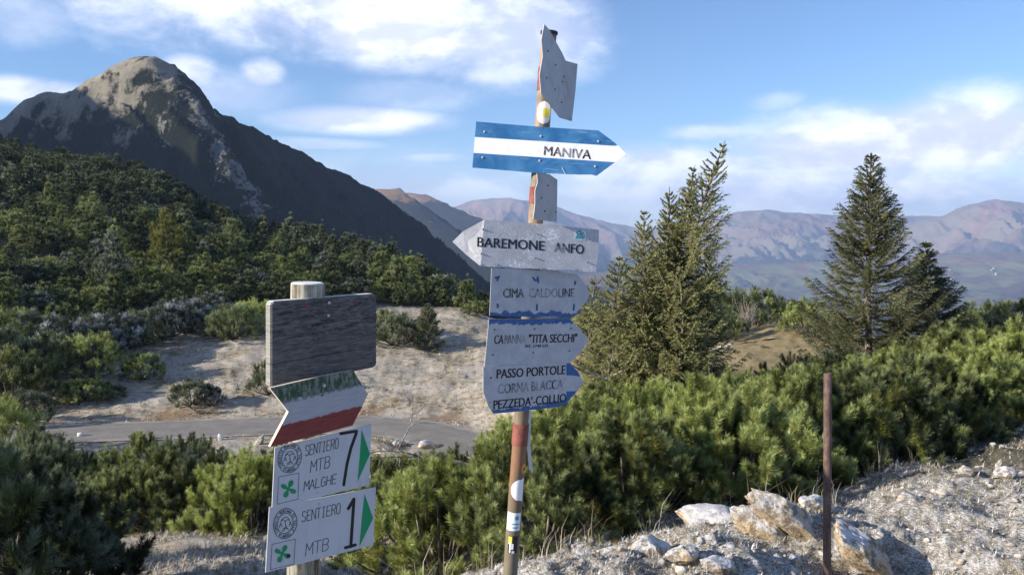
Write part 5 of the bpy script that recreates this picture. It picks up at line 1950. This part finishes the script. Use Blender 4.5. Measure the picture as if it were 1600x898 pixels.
st.append(([(0.1, 0.2, 0), rel(1035, 520, 15.1, b1), rel(1045, 400, 15.1, b1), rel(1046, 292, 15.1, b1)], 1.15, 0.9, 0.2))
st.append(([(-0.3, -0.5, 0), rel(995, 590, 14.4, b1), rel(1000, 520, 14.4, b1), rel(1010, 455, 14.4, b1)], 0.8, 0.8, 0.05))
st.append(([(0.3, 0.1, 0), rel(1100, 560, 15, b1), rel(1105, 480, 15, b1), rel(1108, 400, 15, b1)], 0.85, 0.8, 0.1))
cr1, li1 = spruce(61, st, k=24, nl=0.033, nw=0.0115, whorl=0.16, bare_tip=0.9, twig_l=0.26, droop=0.32)
make_plant('spruce_tree', cr1, li1, f_spruce, 'ragged many-stemmed spruce leaning right with thin bare tip, beside the arrow boards', 'spruce', b1)

b2 = spot(1358, 19.0)
st = [([(0, 0, -0.1), rel(1356, 420, 19, b2), rel(1361, 238, 19, b2)], 2.1, 0.97, 0.05)]
cr2, li2 = spruce(62, st, k=28, nl=0.038, nw=0.0125, whorl=0.13, bare_tip=0.4, twig_l=0.30, droop=0.36)
make_plant('spruce_tree', cr2, li2, f_spruce, 'tall evenly pointed spruce on the right behind the iron stake', 'spruce', b2)
b3 = spot(1455, 20.5)
st = [([(0, 0, -0.1), rel(1450, 480, 20.5, b3), rel(1446, 376, 20.5, b3)], 1.9, 1.25, 0.06)]
cr3, li3 = spruce(63, st, k=30, nl=0.045, nw=0.013, whorl=0.15, twig_l=0.32)
make_plant('spruce_tree', cr3, li3, f_spruce_d, 'smaller dark spruce with a narrow pale tip touching the pointed spruce', 'spruce', b3)
b4 = spot(668, 58)
st = [([(0, 0, -0.1), (0, 0, 1.6), (0.05, 0, 3.3)], 1.5, 0.8, 0.04)]
cr4, li4 = spruce(64, st, k=9, nl=0.10, nw=0.04, whorl=0.30, twig_l=0.4)
make_plant('spruce_tree', cr4, li4, f_spruce_d, 'small lone spruce in the meadow casting a long shadow toward the arrow boards', 'spruce', b4)


# ------------------------------------------------------------------ bare bushes and dead branches
def twigs(seed, n, h, spread, r0=0.004, forks=3):
    rng = np.random.default_rng(seed)
    P = []
    for i in range(n):
        a = rng.random() * 6.28
        d = unit(np.array([math.cos(a) * spread * rng.random(), math.sin(a) * spread * rng.random(), 1.0]))
        ln = h * (0.5 + 0.5 * rng.random())
        tt = np.linspace(0, 1, 5)[:, None]
        bend = rng.normal(size=3) * 0.12 * ln
        c = d * ln * tt + bend * tt ** 2
        P.append(tube(c, np.linspace(r0, r0 * 0.3, 5), 3))
        for q in range(forks):
            u = 0.35 + 0.5 * rng.random()
            p0 = d * ln * u + bend * u * u
            d2 = unit(d + rng.normal(size=3) * 0.55)
            l2 = ln * 0.35 * (0.5 + rng.random())
            P.append(tube(p0 + d2 * l2 * np.linspace(0, 1, 3)[:, None], np.linspace(r0 * 0.5, r0 * 0.2, 3), 3))
    return join(P)[:2]


for px, Y, n, h, spd, r0, name, lab in [
    (1400, 7.1, 16, 0.35, 0.7, 0.0022, 'dry_bush', 'dry bare stems standing on the frosty rubble right of the iron stake'),
    (1168, 47, 34, 2.0, 0.45, 0.016, 'bare_bush', 'bare grey bush among the round pines right of the leaning spruce'),
    (928, 44, 60, 2.9, 0.6, 0.02, 'bare_bush', 'brownish bare bush behind the right end of the second arrow board'),
    (1255, 12.5, 10, 0.8, 0.6, 0.006, 'bare_bush', 'thin bare twigs above the dwarf pines left of the iron stake'),
    (640, 60, 40, 1.7, 0.9, 0.016, 'bare_bush', 'reddish bare bush in the meadow right of the wooden board'),
]:
    v, f = twigs(int(px), n, h, spd, r0)
    o = link(name, np_mesh(name, v, f, [m_dead]), None, spot(px, Y))
    tag(o, lab, 'bush')


def dead_branch(seed, L, fork, r0):
    rng = np.random.default_rng(seed)
    P = []

    def rec(p, d, l, r, lev):
        n = 6
        c = [p]
        for i in range(n):
            d = unit(d + rng.normal(size=3) * 0.16)
            c.append(c[-1] + d * l / n)
        P.append(tube(np.array(c), np.linspace(r, r * 0.45, n + 1), 5 if lev == 0 else 3))
        if lev < 2:
            for k_ in range(fork):
                q = c[rng.integers(1, n)]
                rec(q, unit(d + rng.normal(size=3) * 0.7), l * (0.35 + 0.25 * rng.random()), r * 0.5, lev + 1)
    rec(np.zeros(3), np.array([-0.97, 0.0, 0.22]), L, r0, 0)
    return join(P)[:2]


v, f = dead_branch(5, 1.5, 9, 0.018)
o = link('dead_branch', np_mesh('dead_branch', v, f, [m_dead]), None, at(800, 735, 8.3))
tag(o, 'grey dead branch lying across the dwarf pines left of the tall pole', 'branch')
v, f = dead_branch(9, 1.3, 6, 0.02)
o = link('dead_branch', np_mesh('dead_branch', v, f, [m_dead]), None, at(960, 600, 13.2))
o.rotation_euler = (0.2, 0.5, 0.5)
tag(o, 'pale dead branch low in the leaning spruce', 'branch')

# ------------------------------------------------------------------ boulders in the foreground
R = math.radians
rock(1125, 5.0, (0.336, 0.188, 0.135), 3, 'broad low boulder with frosted back, leftmost of the group left of the iron stake', rot=(0.1, 0.1, 0.1), dz=0.02)
rock(1178, 4.75, (0.20, 0.12, 0.095), 5, 'ochre and white boulder between the broad low one and the tilted one', rot=(0.1, 0.45, -0.2), sink=0.4)
rock(1228, 4.7, (0.36, 0.15, 0.105), 8, 'largest boulder, tilted slab with frosted top and yellow underside', rot=(0.3, 0.55, 0.05), sink=0.2, dz=0.05)
rock(1275, 5.2, (0.126, 0.100, 0.081), 9, 'small pale boulder behind the iron stake', rot=(0, 0.2, 0.4))
rock(1345, 4.45, (0.30, 0.17, 0.10), 14, 'grey brown slab sloping right, just right of the iron stake', rot=(0.2, 0.7, 0.35), sink=0.2, dz=0.06)
rock(1068, 4.05, (0.101, 0.080, 0.066), 15, 'yellowish boulder low in the frosty rubble left of the iron stake', rot=(0, 0.2, 0.4), sink=0.5)
rock(1125, 3.95, (0.112, 0.080, 0.048), 16, 'flat white rimed rock beside the yellowish boulder', rot=(0, 0.1, 0.2), sink=0.5)
rock(1180, 3.85, (0.112, 0.090, 0.048), 17, 'low white rock below the ochre boulder', rot=(0.1, 0.1, 0.9), sink=0.5)
rock(1240, 4.25, (0.06, 0.05, 0.035), 18, 'small yellow stone left of the iron stake', rot=(0.1, 0.1, 0.9), sink=0.4, sub=4)
rock(1262, 3.95, (0.126, 0.075, 0.061), 26, 'frosted rock at the foot of the iron stake', rot=(0.1, 0.1, 0.2), sink=0.4, sub=4)
rock(1510, 6.0, (0.098, 0.075, 0.061), 19, 'pale stone on the frosty rubble near the right edge', rot=(0.1, 0.1, 0.9), sink=0.4, sub=4)
rock(1570, 5.6, (0.126, 0.075, 0.068), 20, 'ochre stone at the right edge of the frosty rubble', rot=(0.1, 0.1, 0.2), sink=0.4, sub=4)
rock(1562, 6.3, (0.035, 0.03, 0.05), 21, 'small upright white stone near the right edge', rot=(0.1, 0.1, 0.2), sink=0.1, sub=4)
rock(965, 4.3, (0.126, 0.088, 0.068), 22, 'white rock on the rim of the rubble right of the tall pole', rot=(0.1, 0.1, 0.2), sink=0.4, sub=4)
rock(915, 4.2, (0.07, 0.06, 0.045), 23, 'small pale rock nearest the tall pole', rot=(0.1, 0.1, 0.8), sink=0.4, sub=4)
rock(1020, 4.25, (0.140, 0.100, 0.068), 24, 'jagged white rock low on the rubble between pole and stake', rot=(0.1, 0.1, 0.8), sink=0.4, sub=4)
rock(1420, 5.2, (0.140, 0.100, 0.061), 25, 'grey rock half buried right of the sloping slab', rot=(0.1, 0.1, 0.8), sink=0.5, sub=4)
rock(668, 36.6, (0.6, 0.45, 0.30), 27, 'grey rock on the inside of the road bend', rot=(0.0, 0.1, 0.3), sink=0.5, sub=4)
rock(622, 37.0, (0.4, 0.3, 0.25), 28, 'brown rock on the grassy hump inside the bend', rot=(0.0, 0.1, 0.3), sink=0.4, sub=4)
rock(403, 37.4, (0.22, 0.18, 0.7), 29, 'dark reddish stump leaning beside the road left of the post', name='stump', rot=(0.1, 0.65, 0.2), sink=0.9, sub=4)
m_white, t, b = new_mat('whitewash', (0.72, 0.70, 0.66), 0.8)
for px, lab in ((126, 'leftmost white marker stone on the road edge'), (236, 'middle white marker stone on the road edge'), (345, 'rightmost white marker stone on the road edge, nearest the boards')):
    Y_ = 38.6 if px < 200 else 38.2
    o = rock(px, Y_, (0.16, 0.16, 0.26), px, lab, name='marker_stone', sink=0.3, sub=3, group='white stones along the road')
    o.data.materials.clear()
    o.data.materials.append(m_white)

# loose stones: uncountable
sv, sf, so = [], [], 0
rs_ = np.random.default_rng(77)
protos = [rock_mesh(100 + i, (1, 0.8, 0.55), cuts=14, sub=2, rough=0.03) for i in range(6)]
for i in range(1800):
    Y = 3.3 + 6.5 * rs_.random() ** 1.3
    px = rs_.uniform(820, 1750)
    if Y > np.interp(px, [820, 1000, 1300, 1450, 1600, 1750], [4.4, 4.9, 5.8, 6.8, 8.5, 9]):
        continue
    v, f = protos[i % 6]
    sz = 0.006 + 0.040 * rs_.random() ** 5.0
    x = (px - 800) / F * (Y * 0.997 + 0.13)
    a = rs_.random() * 6.28
    c0, s0 = math.cos(a), math.sin(a)
    vv = v * sz
    sv.append((np.stack([vv[:, 0] * c0 - vv[:, 1] * s0, vv[:, 0] * s0 + vv[:, 1] * c0, vv[:, 2]], -1), f, x, Y))
xs = np.array([s_[2] for s_ in sv])
ys = np.array([s_[3] for s_ in sv])
zz_ = height(xs, ys)
parts = [(s_[0] + np.array([s_[2], s_[3], z_ + 0.003]), s_[1]) for s_, z_ in zip(sv, zz_)]
V_, F_, _ = join(parts)
o = link('loose_stones', np_mesh('loose_stones', V_, F_, [m_rock]))
tag(o, 'loose pale stones scattered over the frosty rubble', 'stones', kind='stuff')

# grass: frosted tufts near and on the meadow
def grass(name, n, sampler, h, wdt, blades, label, seed, tint_lo=0.0, tint_hi=1.0, lean=0.7):
    rng = np.random.default_rng(seed)
    pts_ = np.array([sampler(rng) for _ in range(n)])
    z = height(pts_[:, 0], pts_[:, 1])
    P = np.column_stack([pts_, z])
    P = np.repeat(P, blades, axis=0)
    m = len(P)
    hs = np.repeat(0.5 + rng.random(n), blades) * h * (0.6 + 0.6 * rng.random(m))
    a = rng.random(m) * 6.283
    ln = lean * rng.random(m)
    D = np.column_stack([np.cos(a) * ln, np.sin(a) * ln, np.ones(m)])
    D = D / np.linalg.norm(D, axis=1)[:, None]
    P = P + np.column_stack([np.cos(a), np.sin(a), np.zeros(m)]) * (h * 0.12 * rng.random(m))[:, None]
    S = np.column_stack([-np.sin(a), np.cos(a), np.zeros(m)]) * (wdt * 0.5)
    mid_ = P + D * hs[:, None] * 0.55
    tip = P + D * hs[:, None] + np.column_stack([np.cos(a), np.sin(a), -0.3 * np.ones(m)]) * (hs * 0.28)[:, None]
    V_ = np.stack([P - S, P + S, mid_ + S * 0.7, mid_ - S * 0.7, tip], 1).reshape(-1, 3)
    base = np.arange(m)[:, None] * 5
    F_ = np.concatenate([base + np.array([[0, 1, 2]]), base + np.array([[0, 2, 3]]), base + np.array([[3, 2, 4]])])
    ti_ = np.repeat(np.clip(np.repeat(tint_lo + (tint_hi - tint_lo) * rng.random(n), blades) + rng.normal(size=m) * 0.1, 0, 1), 5)
    o = link(name, np_mesh(name, V_, F_, [m_straw], attrs={'tint': ti_}))
    tag(o, label, 'grass', kind='stuff')


def s_near(rng):
    while True:
        px = rng.uniform(560, 1720)
        Y = rng.uniform(3.2, 9.0)
        lim = np.interp(px, [560, 820, 1000, 1300, 1450, 1600, 1750], [4.4, 4.5, 5.0, 6.0, 7.2, 9.0, 9.0])
        x = (px - 800) / F * (Y + 0.1)
        if Y < lim and (pnoise(x * 1.4, Y * 1.4, 5.5) > -0.12 or rng.random() < 0.25):
            return x, Y


def s_left(rng):
    while True:
        px = rng.uniform(60, 700)
        Y = rng.uniform(6.5, 13.5)
        x = (px - 800) / F * (Y + 0.3)
        if pnoise(x * 0.9, Y * 0.9, 2.5) > -0.2 or rng.random() < 0.2:
            return x, Y


def s_meadow(rng):
    while True:
        px = rng.uniform(-20, 780)
        Y = rng.uniform(35, 80)
        x = (px - 800) / F * Y
        if Y < np.interp(px, edge_px, edge_Y) + 2 and float(road_dist(np.array([x]), np.array([Y]))[0]) > ROAD_W - 0.05 and (pnoise(x / 3.0, Y / 3.0, 9.5) > 0.0 or rng.random() < 0.3):
            return x, Y


grass('grass', 6500, s_near, 0.034, 0.0032, 7, 'short frosted grass between the stones of the rubble', 1, 0.25, 1.1, 1.6)
grass('grass', 5200, s_left, 0.075, 0.006, 6, 'frosted grass on the slope at the bottom left', 2, 0.35, 1.0)
grass('grass', 6500, s_meadow, 0.13, 0.03, 4, 'dry frosted grass tufts over the meadow beyond the road', 3, 0.25, 0.8, 0.9)


def s_rim(rng):
    px = rng.uniform(600, 1460)
    lim = np.interp(px, [560, 820, 1000, 1300, 1450], [4.3, 4.5, 5.0, 5.9, 7.0])
    Y = lim + rng.uniform(-0.4, 0.5)
    return (px - 800) / F * (Y + 0.1), Y


grass('grass', 130, s_rim, 0.22, 0.003, 3, 'tall dry grass stalks along the rim in front of the dwarf pines', 4, 0.3, 0.8, 0.5)


# ------------------------------------------------------------------ far houses in the valley
from mathutils.bvhtree import BVHTree
_vm = village_hill.data
_bvh = BVHTree.FromPolygons([v.co[:] for v in _vm.vertices], [p.vertices[:] for p in _vm.polygons])
m_roof, t, b = new_mat('pale_roof', (0.28, 0.26, 0.24), 0.8)
m_wall, t, b = new_mat('house_wall', (0.36, 0.36, 0.35), 0.8)
for px, py, wd_, lab in [(1462, 426, 16, 'leftmost tiny pale house in the far valley'), (1473.5, 422, 17, 'tiny white house upper left in the far valley'), (1485, 423, 13, 'small pale house right of the upper left one in the far valley'),
                         (1488, 436, 26, 'long white house lowest in the far valley'), (1550, 423, 15, 'tiny pale house in the right hamlet of the far valley'), (1553, 420, 13, 'topmost tiny house of the right hamlet in the far valley'), (1557.5, 428.5, 20, 'lowest white house of the right hamlet in the far valley')]:
    hit = _bvh.ray_cast(Vector((0, 0, 0)), ray(px, py).normalized())
    if hit[0] is None:
        continue
    p = hit[0]
    hs = empty('house', p + Vector((0, 0, -1)), lab, 'house', 'houses in the far valley', rz=0.3)
    w2, d2, h2 = wd_ / 2, 6, 8
    vb = [(-w2, -d2, -4), (w2, -d2, -4), (w2, d2, -4), (-w2, d2, -4), (-w2, -d2, h2), (w2, -d2, h2), (w2, d2, h2), (-w2, d2, h2), (-w2, 0, h2 + 3), (w2, 0, h2 + 3)]
    me = bpy.data.meshes.new('wall')
    me.from_pydata(vb, [], [(0, 1, 5, 4), (1, 2, 6, 9, 5), (2, 3, 7, 6), (3, 0, 4, 8, 7)])
    me.materials.append(m_wall)
    link('wall', me, hs)
    me = bpy.data.meshes.new('roof')
    e = 0.6
    me.from_pydata([(-w2 - e, -d2 - e, h2 + .2), (w2 + e, -d2 - e, h2 + .2), (w2 + e, 0, h2 + 3.6), (-w2 - e, 0, h2 + 3.6), (w2 + e, d2 + e, h2 + .2), (-w2 - e, d2 + e, h2 + .2)], [], [(0, 1, 2, 3), (3, 2, 4, 5)])
    me.materials.append(m_roof)
    link('roof', me, hs)


# pale track beyond the dwarf pines
tv, tq = [], []
m_track, t, b = new_mat('pale_track', (0.52, 0.50, 0.46), 0.9)
for i in range(15):
    px = 1075 + i * 11
    Y = 41.5 + 0.06 * i
    p = spot(px, Y)
    for k in range(3):
        yy_ = Y + (k - 1) * (0.16 + 0.12 * math.sin(i * 1.7))
        tv.append((p.x, yy_, H(p.x, yy_) + 0.05))
for i in range(14):
    for k in range(2):
        a_ = i * 3 + k
        tq.append((a_, a_ + 3, a_ + 4, a_ + 1))
o = link('path', np_mesh('path', tv, tq, [m_track], smooth=True))
tag(o, kind='structure')

# ------------------------------------------------------------------ haze: the air itself, one closed box
mh = bpy.data.materials.new('haze_air')
mh.use_nodes = True
ht = NT(mh.node_tree)
ht.n.remove(ht.n['Principled BSDF'])
pv = ht.node('ShaderNodeVolumePrincipled', None, Density=HAZE)
pv.inputs['Color'].default_value = (0.40, 0.56, 0.90, 1)
pv.inputs['Anisotropy'].default_value = 0.0
ht.l.new(pv.outputs[0], ht.n['Material Output'].inputs['Volume'])
x0, x1, y0, y1, z0, z1 = -15900, 15900, -15900, 12500, -700, 470
v = [(x, y, z) for x in (x0, x1) for y in (y0, y1) for z in (z0, z1)]
f = [(0, 1, 3, 2), (4, 6, 7, 5), (0, 4, 5, 1), (2, 3, 7, 6), (0, 2, 6, 4), (1, 5, 7, 3)]
o = link('haze', np_mesh('haze', v, f, [mh]))
tag(o, kind='stuff')
